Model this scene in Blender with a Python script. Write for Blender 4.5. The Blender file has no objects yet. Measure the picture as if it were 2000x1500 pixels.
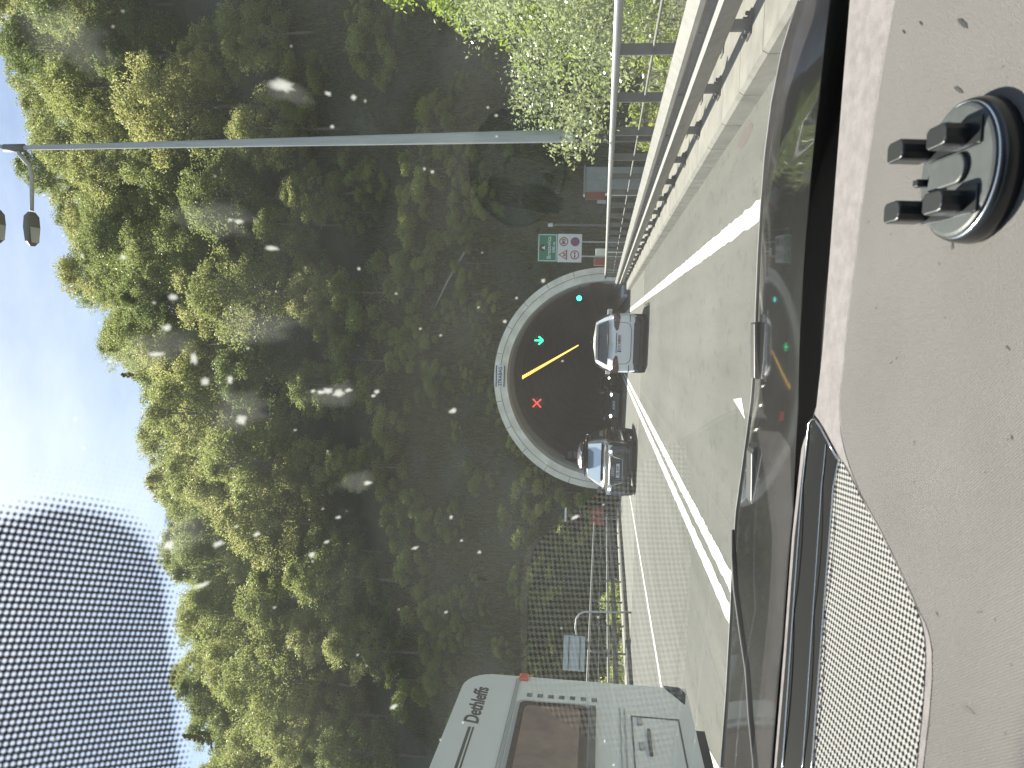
import bpy, bmesh, math, random
import numpy as np
from mathutils import Vector, Matrix
R_ = math.radians
sc = bpy.context.scene
COL = sc.collection

# ------------------------------------------------------------------ camera, world, sun, exposure
FPX, HC = 1502.0, 1.3
_a = np.array([103.0, 177.0, FPX]); _a /= np.linalg.norm(_a)
_r = R_(1.5)
_b = np.array([math.cos(_r), math.sin(_r), 0.0]); _b[2] = -(_b[0]*_a[0]+_b[1]*_a[1])/_a[2]; _b /= np.linalg.norm(_b)
RW = np.array([_b, _a, np.cross(_b, _a)])          # world axes seen in (right, down, forward)
CAM = np.array([0.0, 0.0, HC])
cd = bpy.data.cameras.new('camera'); cam = bpy.data.objects.new('camera', cd); COL.objects.link(cam)
cd.sensor_width = 36.0; cd.lens = FPX/2000*36.0; cd.clip_start = 0.02; cd.clip_end = 4000
cd.dof.use_dof = True; cd.dof.focus_distance = 6.0; cd.dof.aperture_fstop = 16.0
right, down, fwd = RW[:, 0], RW[:, 1], RW[:, 2]
M = Matrix.Identity(4)                              # phone held sideways: picture-right is down, picture-up is right
for i in range(3):
    M[i][0] = down[i]; M[i][1] = right[i]; M[i][2] = -fwd[i]; M[i][3] = CAM[i]
cam.matrix_world = M
sc.camera = cam
SUN_AZ, SUN_EL = R_(-24), R_(53)                     # azimuth from +Y towards +X
w = bpy.data.worlds.new('World'); sc.world = w; w.use_nodes = True
nt = w.node_tree; bg = nt.nodes['Background']
sky = nt.nodes.new('ShaderNodeTexSky'); sky.sky_type = 'NISHITA'; sky.sun_disc = False
sky.sun_elevation = SUN_EL; sky.sun_rotation = SUN_AZ; sky.altitude = 200; sky.dust_density = 0.75; sky.air_density = 1.0
bg.inputs['Strength'].default_value = 0.072
tc = nt.nodes.new('ShaderNodeTexCoord'); mp = nt.nodes.new('ShaderNodeMapping'); mp.inputs['Scale'].default_value = (3, 3, 9)
nz = nt.nodes.new('ShaderNodeTexNoise'); nz.inputs['Scale'].default_value = 2.2; nz.inputs['Detail'].default_value = 7; nz.inputs['Roughness'].default_value = .62
rp = nt.nodes.new('ShaderNodeValToRGB'); rp.color_ramp.elements[0].position = .28; rp.color_ramp.elements[1].position = .85
mx = nt.nodes.new('ShaderNodeMixRGB'); mx.inputs['Color2'].default_value = (8.5, 9.0, 9.6, 1)
ml = nt.nodes.new('ShaderNodeMath'); ml.operation = 'MULTIPLY'; ml.inputs[1].default_value = .30
nt.links.new(tc.outputs['Generated'], mp.inputs['Vector']); nt.links.new(mp.outputs[0], nz.inputs['Vector'])
nt.links.new(nz.outputs['Fac'], rp.inputs[0]); nt.links.new(rp.outputs[0], ml.inputs[0]); nt.links.new(ml.outputs[0], mx.inputs['Fac'])
nt.links.new(sky.outputs[0], mx.inputs['Color1']); nt.links.new(mx.outputs[0], bg.inputs['Color'])
sl = bpy.data.lights.new('sun', 'SUN'); sun = bpy.data.objects.new('sun', sl); COL.objects.link(sun)
sl.energy = 5.0; sl.angle = R_(.53); sl.color = (1, .95, .86)
SD = Vector((math.sin(SUN_AZ)*math.cos(SUN_EL), math.cos(SUN_AZ)*math.cos(SUN_EL), math.sin(SUN_EL)))
sun.rotation_euler = SD.to_track_quat('Z', 'Y').to_euler()
sc.view_settings.view_transform = 'Standard'; sc.view_settings.look = 'None'
sc.view_settings.exposure = 1.4; sc.view_settings.gamma = 1
sc.cycles.transparent_max_bounces = 24; sc.cycles.max_bounces = 8
sc.cycles.caustics_reflective = False; sc.cycles.caustics_refractive = False
sc.cycles.sample_clamp_indirect = 6.0

# ------------------------------------------------------------------ pixel (photo, 2000x1500) -> place helpers
def ray(ix, iy): return RW @ np.array([1500-iy-750, ix-1000, FPX])
def ground(ix, iy, z=0.0):
    d = ray(ix, iy); return CAM + d*(z-HC)/d[2]
def aty(ix, iy, y):
    d = ray(ix, iy); return CAM + d*y/d[1]
def atx(ix, iy, x):
    d = ray(ix, iy); return CAM + d*x/d[0]
# dashboard plane and windscreen sheet of our own car (measured from the photo and its mirror image in the glass)
S_, T_, TH, PH, OFF, KK, MM = -.12037596, .02860223, .68463779, .05554861, 1.02101449, 0.0, .63458667
ND = np.array([-T_, S_, 1.0]); DD = (HC-.257)+S_*.87; _k = np.linalg.norm(ND); ND /= _k; DD /= _k
GN = np.array([math.sin(PH)*math.sin(TH), math.cos(PH)*math.sin(TH), math.cos(TH)])
GA = np.array([math.cos(PH), -math.sin(PH), 0.0]); GB = np.cross(GN, GA)
if GB[2] < 0: GB = -GB
GO = np.array([0, OFF, HC-.257]); B0, K2 = .60, 1.1
def gw(A, B): return -.5*MM*A*A - .5*K2*max(0.0, B-B0)**2
def gpt(A, B, off=0.0): return GO + A*GA + B*GB + (gw(A, B)+off)*GN
def ghit(ix, iy):
    r = ray(ix, iy); t = (GN@(GO-CAM))/(GN@r); f = None
    if t <= 0 or t > .003: t = .0006
    lo, hi = 0.0, .003
    for _ in range(50):                              # bisection: inside -> outside of the sheet
        t = .5*(lo+hi); P = CAM+t*r-GO
        f = P@GN - gw(P@GA, P@GB)
        if f > 0: hi = t
        else: lo = t
    return P@GA, P@GB
def crownx(x): return .45*max(0.0, -.10-x)**2                # the dash rises towards the driver's side
def D(ix, iy, h=0.0):
    r = ray(ix, iy); e = 0.0
    for _ in range(9):
        P = CAM + r*(DD+h+e-ND@CAM)/(ND@r); e = crownx(P[0])
    return P

# ------------------------------------------------------------------ materials
MATS = {}
def node(nt, t, **kw):
    n = nt.nodes.new('ShaderNode'+t)
    for k, v in kw.items():
        if k in n.inputs: n.inputs[k].default_value = v
        else: setattr(n, k, v)
    return n
def c4(c): return (c[0], c[1], c[2], 1)
def pbr(name, col, rough=.6, metal=0, col2=None, nscale=5, lo=.35, hi=.65, bump=None, coat=0, spec=.5, coord='Object', detail=6, stretch=None):
    m = bpy.data.materials.new(name); m.use_nodes = True; nt = m.node_tree; b = nt.nodes['Principled BSDF']
    b.inputs['Base Color'].default_value = c4(col); b.inputs['Roughness'].default_value = rough; b.inputs['Metallic'].default_value = metal
    b.inputs['Coat Weight'].default_value = coat; b.inputs['Coat Roughness'].default_value = .05 if name == 'dark_hood' else .03; b.inputs['Specular IOR Level'].default_value = spec
    if col2 or bump:
        tc = node(nt, 'TexCoord'); src = tc.outputs[coord]
        if stretch:
            mp = node(nt, 'Mapping'); mp.inputs['Scale'].default_value = stretch; nt.links.new(src, mp.inputs['Vector']); src = mp.outputs[0]
    if col2:
        n = node(nt, 'TexNoise', Scale=nscale, Detail=detail, Roughness=.62); nt.links.new(src, n.inputs['Vector'])
        r = node(nt, 'ValToRGB'); r.color_ramp.elements[0].position = lo; r.color_ramp.elements[1].position = hi
        r.color_ramp.elements[0].color = c4(col); r.color_ramp.elements[1].color = c4(col2)
        nt.links.new(n.outputs['Fac'], r.inputs[0]); nt.links.new(r.outputs[0], b.inputs['Base Color'])
    if bump:
        n2 = node(nt, 'TexNoise', Scale=bump[0], Detail=5); nt.links.new(src, n2.inputs['Vector'])
        bp = node(nt, 'Bump', Strength=bump[1], Distance=bump[2] if len(bump) > 2 else .01); nt.links.new(n2.outputs['Fac'], bp.inputs['Height']); nt.links.new(bp.outputs[0], b.inputs['Normal'])
    MATS[name] = m; return m
def emit(name, col, s):
    m = bpy.data.materials.new(name); m.use_nodes = True; nt = m.node_tree; nt.nodes.remove(nt.nodes['Principled BSDF'])
    e = node(nt, 'Emission'); e.inputs[0].default_value = c4(col); e.inputs[1].default_value = s
    nt.links.new(e.outputs[0], nt.nodes['Material Output'].inputs[0]); MATS[name] = m; return m
def leafmat(name, ca, cb, cc, trans=.45, rough=.5, spec=.25, nscale=.6):
    m = bpy.data.materials.new(name); m.use_nodes = True; nt = m.node_tree; b = nt.nodes['Principled BSDF']
    oi = node(nt, 'ObjectInfo'); geo = node(nt, 'NewGeometry'); tc = node(nt, 'TexCoord')
    n = node(nt, 'TexNoise', Scale=nscale, Detail=3); nt.links.new(tc.outputs['Object'], n.inputs['Vector'])
    a = node(nt, 'Math', operation='MULTIPLY_ADD'); a.inputs[1].default_value = .55; nt.links.new(oi.outputs['Random'], a.inputs[0])
    s = node(nt, 'Math', operation='MULTIPLY_ADD'); s.inputs[1].default_value = .45; s.inputs[2].default_value = -.12; nt.links.new(n.outputs['Fac'], s.inputs[0])
    nt.links.new(s.outputs[0], a.inputs[2])
    a2 = node(nt, 'Math', operation='MULTIPLY_ADD'); a2.inputs[1].default_value = .3; nt.links.new(geo.outputs['Random Per Island'], a2.inputs[0]); nt.links.new(a.outputs[0], a2.inputs[2])
    r = node(nt, 'ValToRGB'); e = r.color_ramp.elements; e[0].position = .1; e[0].color = c4(ca); e[1].position = .95; e[1].color = c4(cc)
    x = e.new(.5); x.color = c4(cb)
    nt.links.new(a2.outputs[0], r.inputs[0]); nt.links.new(r.outputs[0], b.inputs['Base Color'])
    b.inputs['Roughness'].default_value = rough; b.inputs['Specular IOR Level'].default_value = spec
    hs = node(nt, 'HueSaturation', Value=1.45, Saturation=1.05); nt.links.new(r.outputs[0], hs.inputs['Color']); t = node(nt, 'BsdfTranslucent'); nt.links.new(hs.outputs[0], t.inputs[0])
    mxs = node(nt, 'MixShader'); mxs.inputs[0].default_value = trans
    nt.links.new(b.outputs[0], mxs.inputs[1]); nt.links.new(t.outputs[0], mxs.inputs[2]); nt.links.new(mxs.outputs[0], nt.nodes['Material Output'].inputs[0])
    MATS[name] = m; return m
def roadmat(name, c1, c2, big):
    m = pbr(name, c1, .85, col2=c2, nscale=30, bump=(260, .3, .006), spec=.3); nt = m.node_tree; b = nt.nodes['Principled BSDF']; src = b.inputs['Base Color'].links[0].from_socket
    tc = node(nt, 'TexCoord'); last = src
    for sc_, ns, lo, hi, d in (((1.3, .03, 1), 1.6, .35, .7, .80), ((.35, .22, 1), 1.0, .42, .6, .86), ((5, 2.5, 1), 1.2, .56, .66, .84)):
        mp = node(nt, 'Mapping'); mp.inputs['Scale'].default_value = sc_; n = node(nt, 'TexNoise', Scale=ns, Detail=5); r = node(nt, 'MapRange'); r.inputs[1].default_value = lo; r.inputs[2].default_value = hi; r.inputs[3].default_value = 1.07; r.inputs[4].default_value = d
        nt.links.new(tc.outputs['Object'], mp.inputs['Vector']); nt.links.new(mp.outputs[0], n.inputs['Vector']); nt.links.new(n.outputs['Fac'], r.inputs[0])
        v = node(nt, 'HueSaturation'); nt.links.new(r.outputs[0], v.inputs['Value']); nt.links.new(last, v.inputs['Color']); last = v.outputs[0]
    nt.links.new(last, b.inputs['Base Color'])
pbr('asphalt_pale', (.088, .087, .074), .85, col2=(.105, .104, .09), nscale=14, bump=(200, .3, .006), spec=.4)
roadmat('asphalt', (.064, .065, .055), (.090, .090, .077), 1)
pbr('white_paint', (.30, .295, .265), .7, col2=(.46, .45, .41), nscale=11, lo=.3, hi=.5, bump=(150, .3, .004))
pbr('tar', (.05, .05, .05), .5)
pbr('rust_patch', (.07, .048, .038), .9, col2=(.07, .06, .05), nscale=25)
pbr('concrete', (.125, .119, .10), .85, col2=(.205, .197, .168), nscale=2.6, lo=.3, hi=.6, bump=(40, .25, .01))
pbr('concrete_old', (.66, .61, .52), .9, col2=(.88, .83, .72), nscale=1.1, lo=.3, hi=.6, bump=(25, .3, .01))
pbr('joint', (.10, .10, .10), .9)
pbr('tunnel_lining', (.19, .145, .12), .9, col2=(.26, .205, .175), nscale=.6)
pbr('collar', (.50, .51, .49), .85, col2=(.58, .58, .55), nscale=1.5)
pbr('red_band', (.20, .07, .05), .7)
pbr('galvanised', (.155, .15, .135), .6, .2, col2=(.205, .198, .18), nscale=6, bump=(30, .15, .004))
pbr('galv_dull', (.13, .125, .115), .65, .2, col2=(.18, .175, .16), nscale=3)
pbr('rail_paint', (.42, .42, .40), .45, .2, col2=(.36, .36, .34), nscale=9)
pbr('pole_steel', (.42, .42, .40), .55, .2, col2=(.52, .52, .50), nscale=3, stretch=(6, 6, .5))
pbr('dark_steel', (.06, .06, .06), .6, .2)
pbr('sign_green', (.015, .20, .10), .45); pbr('sign_white', (.72, .72, .72), .45); pbr('sign_red', (.45, .03, .03), .45)
pbr('sign_blue', (.08, .08, .22), .45); pbr('sign_black', (.02, .02, .02), .5); pbr('sign_back', (.42, .46, .48), .5, .3)
pbr('cabinet_red', (.30, .06, .04), .6, col2=(.22, .07, .05), nscale=4); pbr('cabinet_grey', (.33, .34, .34), .65, col2=(.27, .28, .28), nscale=3)
pbr('car_white', (.84, .84, .82), .3, coat=.6); pbr('car_graphite', (.055, .053, .048), .25, .5, coat=1.0); pbr('car_glass_sky', (.45, .55, .60), .08, .55); pbr('car_black', (.05, .055, .065), .3, coat=.7)  # sky-blue glass: the reflected sky is put into its base colour
pbr('car_glass', (.012, .016, .018), .06, spec=.9); pbr('black_plastic', (.025, .025, .026), .5); pbr('tyre', (.02, .02, .02), .85)
pbr('rim', (.42, .42, .42), .35, .8); pbr('chrome', (.75, .76, .76), .12, 1.0); pbr('tail_red', (.10, .012, .012), .2, coat=.5)
pbr('lamp_glass', (.55, .57, .58), .1, spec=.9); pbr('plate', (.68, .68, .66), .5); pbr('plate_blue', (.03, .06, .35), .5)
pbr('caravan_white', (.86, .85, .78), .38, coat=.25, col2=(.82, .81, .745), nscale=1.5); pbr('caravan_glass', (.055, .036, .028), .08, spec=.8, col2=(.10, .065, .05), nscale=1.3)
pbr('caravan_curtain', (.20, .135, .105), .12, spec=.8, col2=(.36, .25, .19), nscale=2.2); pbr('caravan_dark', (.06, .06, .065), .6); pbr('caravan_trim', (.40, .42, .41), .5); pbr('marker_orange', (.62, .10, .03), .3); pbr('stripe_dark', (.035, .035, .05), .45)
pbr('caravan_grey', (.13, .13, .14), .5)
emit('lamp_yellow', (1, .62, .12), 1.1); emit('lamp_green', (.03, 1, .35), 1.3); emit('lamp_cyan', (.05, .95, .85), 1.7); emit('lamp_red', (1, .07, .05), .8)
emit('headlight_on', (1, .96, .8), 16); emit('daylight_lamp', (1, .97, .85), 1.2); emit('tail_on', (1, .12, .08), 3)
pbr('bark', (.10, .085, .065), .9, col2=(.16, .14, .11), nscale=6); pbr('bark_pale', (.30, .28, .23), .9)
leafmat('leaf_forest', (.10, .135, .048), (.21, .235, .08), (.35, .33, .135), trans=.58)
leafmat('leaf_conifer', (.08, .11, .03), (.15, .18, .045), (.24, .23, .06), trans=.48)
leafmat('leaf_lime', (.16, .22, .04), (.24, .30, .06), (.32, .36, .09), trans=.55)
leafmat('leaf_willow', (.15, .19, .08), (.23, .27, .12), (.34, .37, .20), trans=.45, rough=.3, spec=1.0)
leafmat('leaf_shrub', (.13, .17, .045), (.23, .27, .075), (.34, .34, .11), trans=.6)
leafmat('grass_blade', (.045, .06, .02), (.085, .10, .03), (.16, .155, .055), trans=.45, nscale=.15)
pbr('soil', (.03, .036, .018), .95, col2=(.06, .065, .032), nscale=.35, bump=(3, .6, .2), coord='Object')
# dashboard materials
pbr('dash_leather', (.198, .180, .177), .75, spec=.15, bump=(900, .6, .002), col2=(.262, .235, .231), nscale=60)
pbr('dash_rim', (.30, .29, .28), .6, bump=(700, .3, .002))
pbr('gloss_black', (.006, .0065, .007), .55, spec=.02); pbr('matt_black', (.008, .008, .009), .7); pbr('satin_black', (.02, .02, .021), .38)
pbr('mount_black', (.014, .015, .016), .3, coat=.2); pbr('mount_plate', (.07, .076, .075), .4, spec=.15, col2=(.085, .091, .09), nscale=60)
pbr('dark_hood', (.006, .0055, .0055), .4, coat=.62, spec=.05); pbr('headliner', (.28, .27, .26), .9); pbr('cabin_dark', (.03, .03, .03), .85)
def dash_cloth():
    m = bpy.data.materials.new('dash_cloth'); m.use_nodes = True; nt = m.node_tree; b = nt.nodes['Principled BSDF']
    tc = node(nt, 'TexCoord'); b.inputs['Roughness'].default_value = .8; b.inputs['Specular IOR Level'].default_value = .12
    hs = []
    for rot, s in ((R_(52), 250.0), (R_(-38), 170.0)):
        mp = node(nt, 'Mapping'); mp.inputs['Rotation'].default_value = (0, 0, rot); nt.links.new(tc.outputs['Object'], mp.inputs['Vector'])
        wv = node(nt, 'TexWave', Scale=s*.85, Distortion=3.0, Detail=2.5); wv.inputs['Detail Scale'].default_value = 1.6
        nt.links.new(mp.outputs[0], wv.inputs['Vector']); hs.append(wv.outputs['Fac'])
    ad = node(nt, 'Math', operation='ADD'); nt.links.new(hs[0], ad.inputs[0]); nt.links.new(hs[1], ad.inputs[1])
    n = node(nt, 'TexNoise', Scale=380, Detail=4); nt.links.new(tc.outputs['Object'], n.inputs['Vector'])
    ad2 = node(nt, 'Math', operation='MULTIPLY_ADD'); ad2.inputs[1].default_value = 1.6; nt.links.new(n.outputs['Fac'], ad2.inputs[0]); nt.links.new(ad.outputs[0], ad2.inputs[2])
    bp = node(nt, 'Bump', Strength=.6, Distance=.0012); nt.links.new(ad2.outputs[0], bp.inputs['Height']); nt.links.new(bp.outputs[0], b.inputs['Normal'])
    n2 = node(nt, 'TexNoise', Scale=7, Detail=3); nt.links.new(tc.outputs['Object'], n2.inputs['Vector'])
    r = node(nt, 'ValToRGB'); r.color_ramp.elements[0].position = .3; r.color_ramp.elements[1].position = .7
    r.color_ramp.elements[0].color = (.174, .162, .153, 1); r.color_ramp.elements[1].color = (.196, .183, .173, 1)
    nt.links.new(n2.outputs['Fac'], r.inputs[0]); nt.links.new(r.outputs[0], b.inputs['Base Color']); MATS['dash_cloth'] = m
dash_cloth()
def dots(nt, u, v, pitch, rot):
    """cos(u')+cos(v') lattice, value in [-2, 2]; maxima are the cell centres"""
    k = 2*math.pi/pitch; outs = []
    for a in (rot, rot+math.pi/2):
        x = node(nt, 'Math', operation='MULTIPLY'); x.inputs[1].default_value = k*math.cos(a); nt.links.new(u, x.inputs[0])
        y = node(nt, 'Math', operation='MULTIPLY_ADD'); y.inputs[1].default_value = k*math.sin(a); nt.links.new(v, y.inputs[0]); nt.links.new(x.outputs[0], y.inputs[2])
        c = node(nt, 'Math', operation='COSINE'); nt.links.new(y.outputs[0], c.inputs[0]); outs.append(c.outputs[0])
    s = node(nt, 'Math', operation='ADD'); nt.links.new(outs[0], s.inputs[0]); nt.links.new(outs[1], s.inputs[1]); return s.outputs[0]
def grille_mat():
    m = bpy.data.materials.new('perforated_grille'); m.use_nodes = True; nt = m.node_tree; b = nt.nodes['Principled BSDF']
    tc = node(nt, 'TexCoord'); sx = node(nt, 'SeparateXYZ'); nt.links.new(tc.outputs['Object'], sx.inputs[0])
    d = dots(nt, sx.outputs[0], sx.outputs[1], .0056, R_(3))
    r = node(nt, 'MapRange'); r.inputs[1].default_value = -.1; r.inputs[2].default_value = .2; nt.links.new(d, r.inputs[0])
    mc = node(nt, 'MixRGB'); mc.inputs[1].default_value = (.36, .345, .32, 1); mc.inputs[2].default_value = (.008, .008, .014, 1)
    nt.links.new(r.outputs[0], mc.inputs[0]); nt.links.new(mc.outputs[0], b.inputs['Base Color']); b.inputs['Roughness'].default_value = .9; b.inputs['Specular IOR Level'].default_value = .1
    MATS['perforated_grille'] = m
grille_mat()
def glass_mat(name, reflect, tint, dust):
    m = bpy.data.materials.new(name); m.use_nodes = True; nt = m.node_tree; nt.nodes.remove(nt.nodes['Principled BSDF'])
    tr = node(nt, 'BsdfTransparent'); tr.inputs[0].default_value = c4(tint); out = nt.nodes['Material Output']; last = tr.outputs[0]
    if dust:
        tl = node(nt, 'BsdfTranslucent'); tl.inputs[0].default_value = (.9, .9, .88, 1)
        tc = node(nt, 'TexCoord'); n = node(nt, 'TexNoise', Scale=7, Detail=5); nt.links.new(tc.outputs['Object'], n.inputs['Vector'])
        mm = node(nt, 'MapRange'); mm.inputs[1].default_value = .3; mm.inputs[2].default_value = .75; mm.inputs[3].default_value = dust*.5; mm.inputs[4].default_value = dust*1.5
        nt.links.new(n.outputs['Fac'], mm.inputs[0])
        m1 = node(nt, 'MixShader'); nt.links.new(mm.outputs[0], m1.inputs[0]); nt.links.new(last, m1.inputs[1]); nt.links.new(tl.outputs[0], m1.inputs[2]); last = m1.outputs[0]
    if reflect:
        lw = node(nt, 'LayerWeight', Blend=.5); p = node(nt, 'Math', operation='POWER'); p.inputs[1].default_value = 5; nt.links.new(lw.outputs['Facing'], p.inputs[0])
        ma = node(nt, 'Math', operation='MULTIPLY_ADD'); ma.inputs[1].default_value = .9; ma.inputs[2].default_value = reflect; nt.links.new(p.outputs[0], ma.inputs[0])
        g = node(nt, 'BsdfGlossy', Roughness=0.0); m2 = node(nt, 'MixShader')
        nt.links.new(ma.outputs[0], m2.inputs[0]); nt.links.new(last, m2.inputs[1]); nt.links.new(g.outputs[0], m2.inputs[2]); last = m2.outputs[0]
    nt.links.new(last, out.inputs[0]); MATS[name] = m
glass_mat('windscreen_inner', .086, (.97, .985, .97), .012); glass_mat('windscreen_outer', 0, (.96, .98, .965), 0)
def mixT(name, col, fac):
    m = bpy.data.materials.new(name); m.use_nodes = True; nt = m.node_tree; b = nt.nodes['Principled BSDF']; b.inputs['Base Color'].default_value = c4(col); b.inputs['Roughness'].default_value = .8
    t = node(nt, 'BsdfTransparent'); tl = node(nt, 'BsdfTranslucent'); tl.inputs[0].default_value = c4(col); m1 = node(nt, 'MixShader'); m1.inputs[0].default_value = .6
    nt.links.new(b.outputs[0], m1.inputs[1]); nt.links.new(tl.outputs[0], m1.inputs[2])
    at = node(nt, 'Attribute', attribute_name='soft'); p = node(nt, 'Math', operation='MULTIPLY'); p.inputs[1].default_value = fac; nt.links.new(at.outputs['Fac'], p.inputs[0])
    m2 = node(nt, 'MixShader'); nt.links.new(p.outputs[0], m2.inputs[0]); nt.links.new(t.outputs[0], m2.inputs[1]); nt.links.new(m1.outputs[0], m2.inputs[2])
    nt.links.new(m2.outputs[0], nt.nodes['Material Output'].inputs[0]); MATS[name] = m
mixT('splat', (.85, .85, .82), .42); mixT('smear', (.8, .8, .78), .05)

# ------------------------------------------------------------------ object helpers
def tag(o, label=None, cat=None, group=None, kind=None):
    for k, v in (('label', label), ('category', cat), ('group', group), ('kind', kind)):
        if v: o[k] = v
    return o
def thing(name, label, cat, loc=(0, 0, 0), rz=0, group=None):
    o = bpy.data.objects.new(name, None); COL.objects.link(o); o.location = loc; o.rotation_euler = (0, 0, rz); o.empty_display_size = .1
    return tag(o, label, cat, group)
def dup(root, loc, rz=0, label=None, scale=None):
    r = root.copy(); COL.objects.link(r); r.location = loc; r.rotation_euler = (0, 0, rz)
    if label: r['label'] = label
    if scale: r.scale = scale
    for ch in root.children:
        c = ch.copy(); COL.objects.link(c); c.parent = r
        for g in ch.children:
            d = g.copy(); COL.objects.link(d); d.parent = c
    return r
class MB:
    def __init__(s): s.v = []; s.f = []; s.m = []
    def add(s, vs, fs, mi=0):
        n = len(s.v); s.v += [tuple(map(float, p)) for p in vs]; s.f += [tuple(i+n for i in f) for f in fs]; s.m += [mi]*len(fs); return s
    def box(s, x0, x1, y0, y1, z0, z1, mi=0):
        vs = [(x, y, z) for z in (z0, z1) for y in (y0, y1) for x in (x0, x1)]
        return s.add(vs, [(0, 2, 3, 1), (4, 5, 7, 6), (0, 1, 5, 4), (2, 6, 7, 3), (0, 4, 6, 2), (1, 3, 7, 5)], mi)
    def tube(s, path, r, seg=8, mi=0, cap=True):
        P = [Vector(p) for p in path]; rs = r if isinstance(r, (list, tuple)) else [r]*len(P); vs = []; up = None
        for i, p in enumerate(P):
            t = (P[min(i+1, len(P)-1)]-P[max(i-1, 0)]).normalized()
            if up is None: up = Vector((0, 0, 1)) if abs(t.z) < .9 else Vector((1, 0, 0))
            a = t.cross(up).normalized(); b = a.cross(t).normalized(); up = b
            for k in range(seg):
                q = 2*math.pi*k/seg; vs.append(p+(a*math.cos(q)+b*math.sin(q))*rs[i])
        fs = [(i*seg+k, i*seg+(k+1) % seg, (i+1)*seg+(k+1) % seg, (i+1)*seg+k) for i in range(len(P)-1) for k in range(seg)]
        if cap: fs += [tuple(range(seg))[::-1], tuple(range((len(P)-1)*seg, len(P)*seg))]
        return s.add(vs, fs, mi)
    def prism(s, poly, vec, mi=0):
        n = len(poly); P = [Vector(p) for p in poly]; V = Vector(vec)
        vs = P+[p+V for p in P]
        return s.add(vs, [tuple(range(n))[::-1], tuple(range(n, 2*n))]+[(i, (i+1) % n, n+(i+1) % n, n+i) for i in range(n)], mi)
    def lathe(s, prof, c=(0, 0, 0), axis='z', seg=24, mi=0):
        vs = []
        for r, h in prof:
            for k in range(seg):
                q = 2*math.pi*k/seg; x, y = r*math.cos(q), r*math.sin(q)
                p = (x, y, h) if axis == 'z' else ((h, x, y) if axis == 'x' else (x, h, y))
                vs.append((p[0]+c[0], p[1]+c[1], p[2]+c[2]))
        fs = [(i*seg+k, i*seg+(k+1) % seg, (i+1)*seg+(k+1) % seg, (i+1)*seg+k) for i in range(len(prof)-1) for k in range(seg)]
        return s.add(vs, fs, mi)
    def grid(s, rows, mi=0, flip=False):
        n = len(rows[0]); vs = [p for r in rows for p in r]
        fs = [(i*n+j, i*n+j+1, (i+1)*n+j+1, (i+1)*n+j) for i in range(len(rows)-1) for j in range(n-1)]
        return s.add(vs, [f[::-1] for f in fs] if flip else fs, mi)
    def build(s, name, mats, parent=None, bevel=0, smooth=False, seg=2, loc=None, autofix=True):
        me = bpy.data.meshes.new(name); me.from_pydata(s.v, [], s.f)
        for m in (mats if isinstance(mats, (list, tuple)) else [mats]): me.materials.append(MATS[m])
        me.polygons.foreach_set('material_index', s.m)
        if autofix:
            b = bmesh.new(); b.from_mesh(me); bmesh.ops.recalc_face_normals(b, faces=b.faces); b.to_mesh(me); b.free()
        if smooth: me.polygons.foreach_set('use_smooth', [True]*len(me.polygons))
        me.update()
        o = bpy.data.objects.new(name, me); COL.objects.link(o)
        if parent: o.parent = parent
        if loc: o.location = loc
        if bevel:
            mo = o.modifiers.new('bevel', 'BEVEL'); mo.width = bevel; mo.segments = seg; mo.limit_method = 'ANGLE'; mo.angle_limit = R_(30)
            if smooth: mo.harden_normals = False
        return o
def np_mesh(name, V, F4, mat, parent=None):
    me = bpy.data.meshes.new(name); n, k = F4.shape
    me.vertices.add(len(V)); me.vertices.foreach_set('co', V.astype(np.float32).ravel())
    me.loops.add(n*k); me.loops.foreach_set('vertex_index', F4.astype(np.int32).ravel())
    me.polygons.add(n); me.polygons.foreach_set('loop_start', np.arange(0, n*k, k, dtype=np.int32)); me.polygons.foreach_set('loop_total', np.full(n, k, dtype=np.int32))
    me.materials.append(MATS[mat]); me.update(calc_edges=True); me.validate()
    o = bpy.data.objects.new(name, me); COL.objects.link(o)
    if parent: o.parent = parent
    return o
_dg = None
def text(name, body, size, mat, parent, loc, rot, depth=.002, align='CENTER', bold=0.0, sx=1.0, shear=0.0):
    cu = bpy.data.curves.new(name, 'FONT'); cu.body = body; cu.size = size; cu.extrude = depth; cu.align_x = align; cu.align_y = 'CENTER'; cu.offset = bold; cu.shear = shear; cu.resolution_u = 3
    t = bpy.data.objects.new(name, cu); COL.objects.link(t); bpy.context.view_layer.update()
    me = bpy.data.meshes.new_from_object(t.evaluated_get(bpy.context.evaluated_depsgraph_get())); bpy.data.objects.remove(t); bpy.data.curves.remove(cu)
    me.materials.clear(); me.materials.append(MATS[mat]); me.name = name
    o = bpy.data.objects.new(name, me); COL.objects.link(o); o.parent = parent; o.location = loc; o.rotation_euler = rot; o.scale = (sx, 1, 1)
    return o
FACE = (R_(90), 0, 0)                                  # lettering that faces the camera's car (-Y)
def wb(mb, name, mats, parent=None, **kw):             # mesh given in world coordinates, hung under an unrotated Empty
    if parent is not None:
        l = parent.location; mb.v = [(x-l.x, y-l.y, z-l.z) for x, y, z in mb.v]
    return mb.build(name, mats, parent, **kw)
def sheet(name, poly, z, mat, kind='structure'):
    o = MB().add([(x, y, z) for x, y in poly], [tuple(range(len(poly)))]).build(name, mat); o['kind'] = kind
    return o

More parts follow.
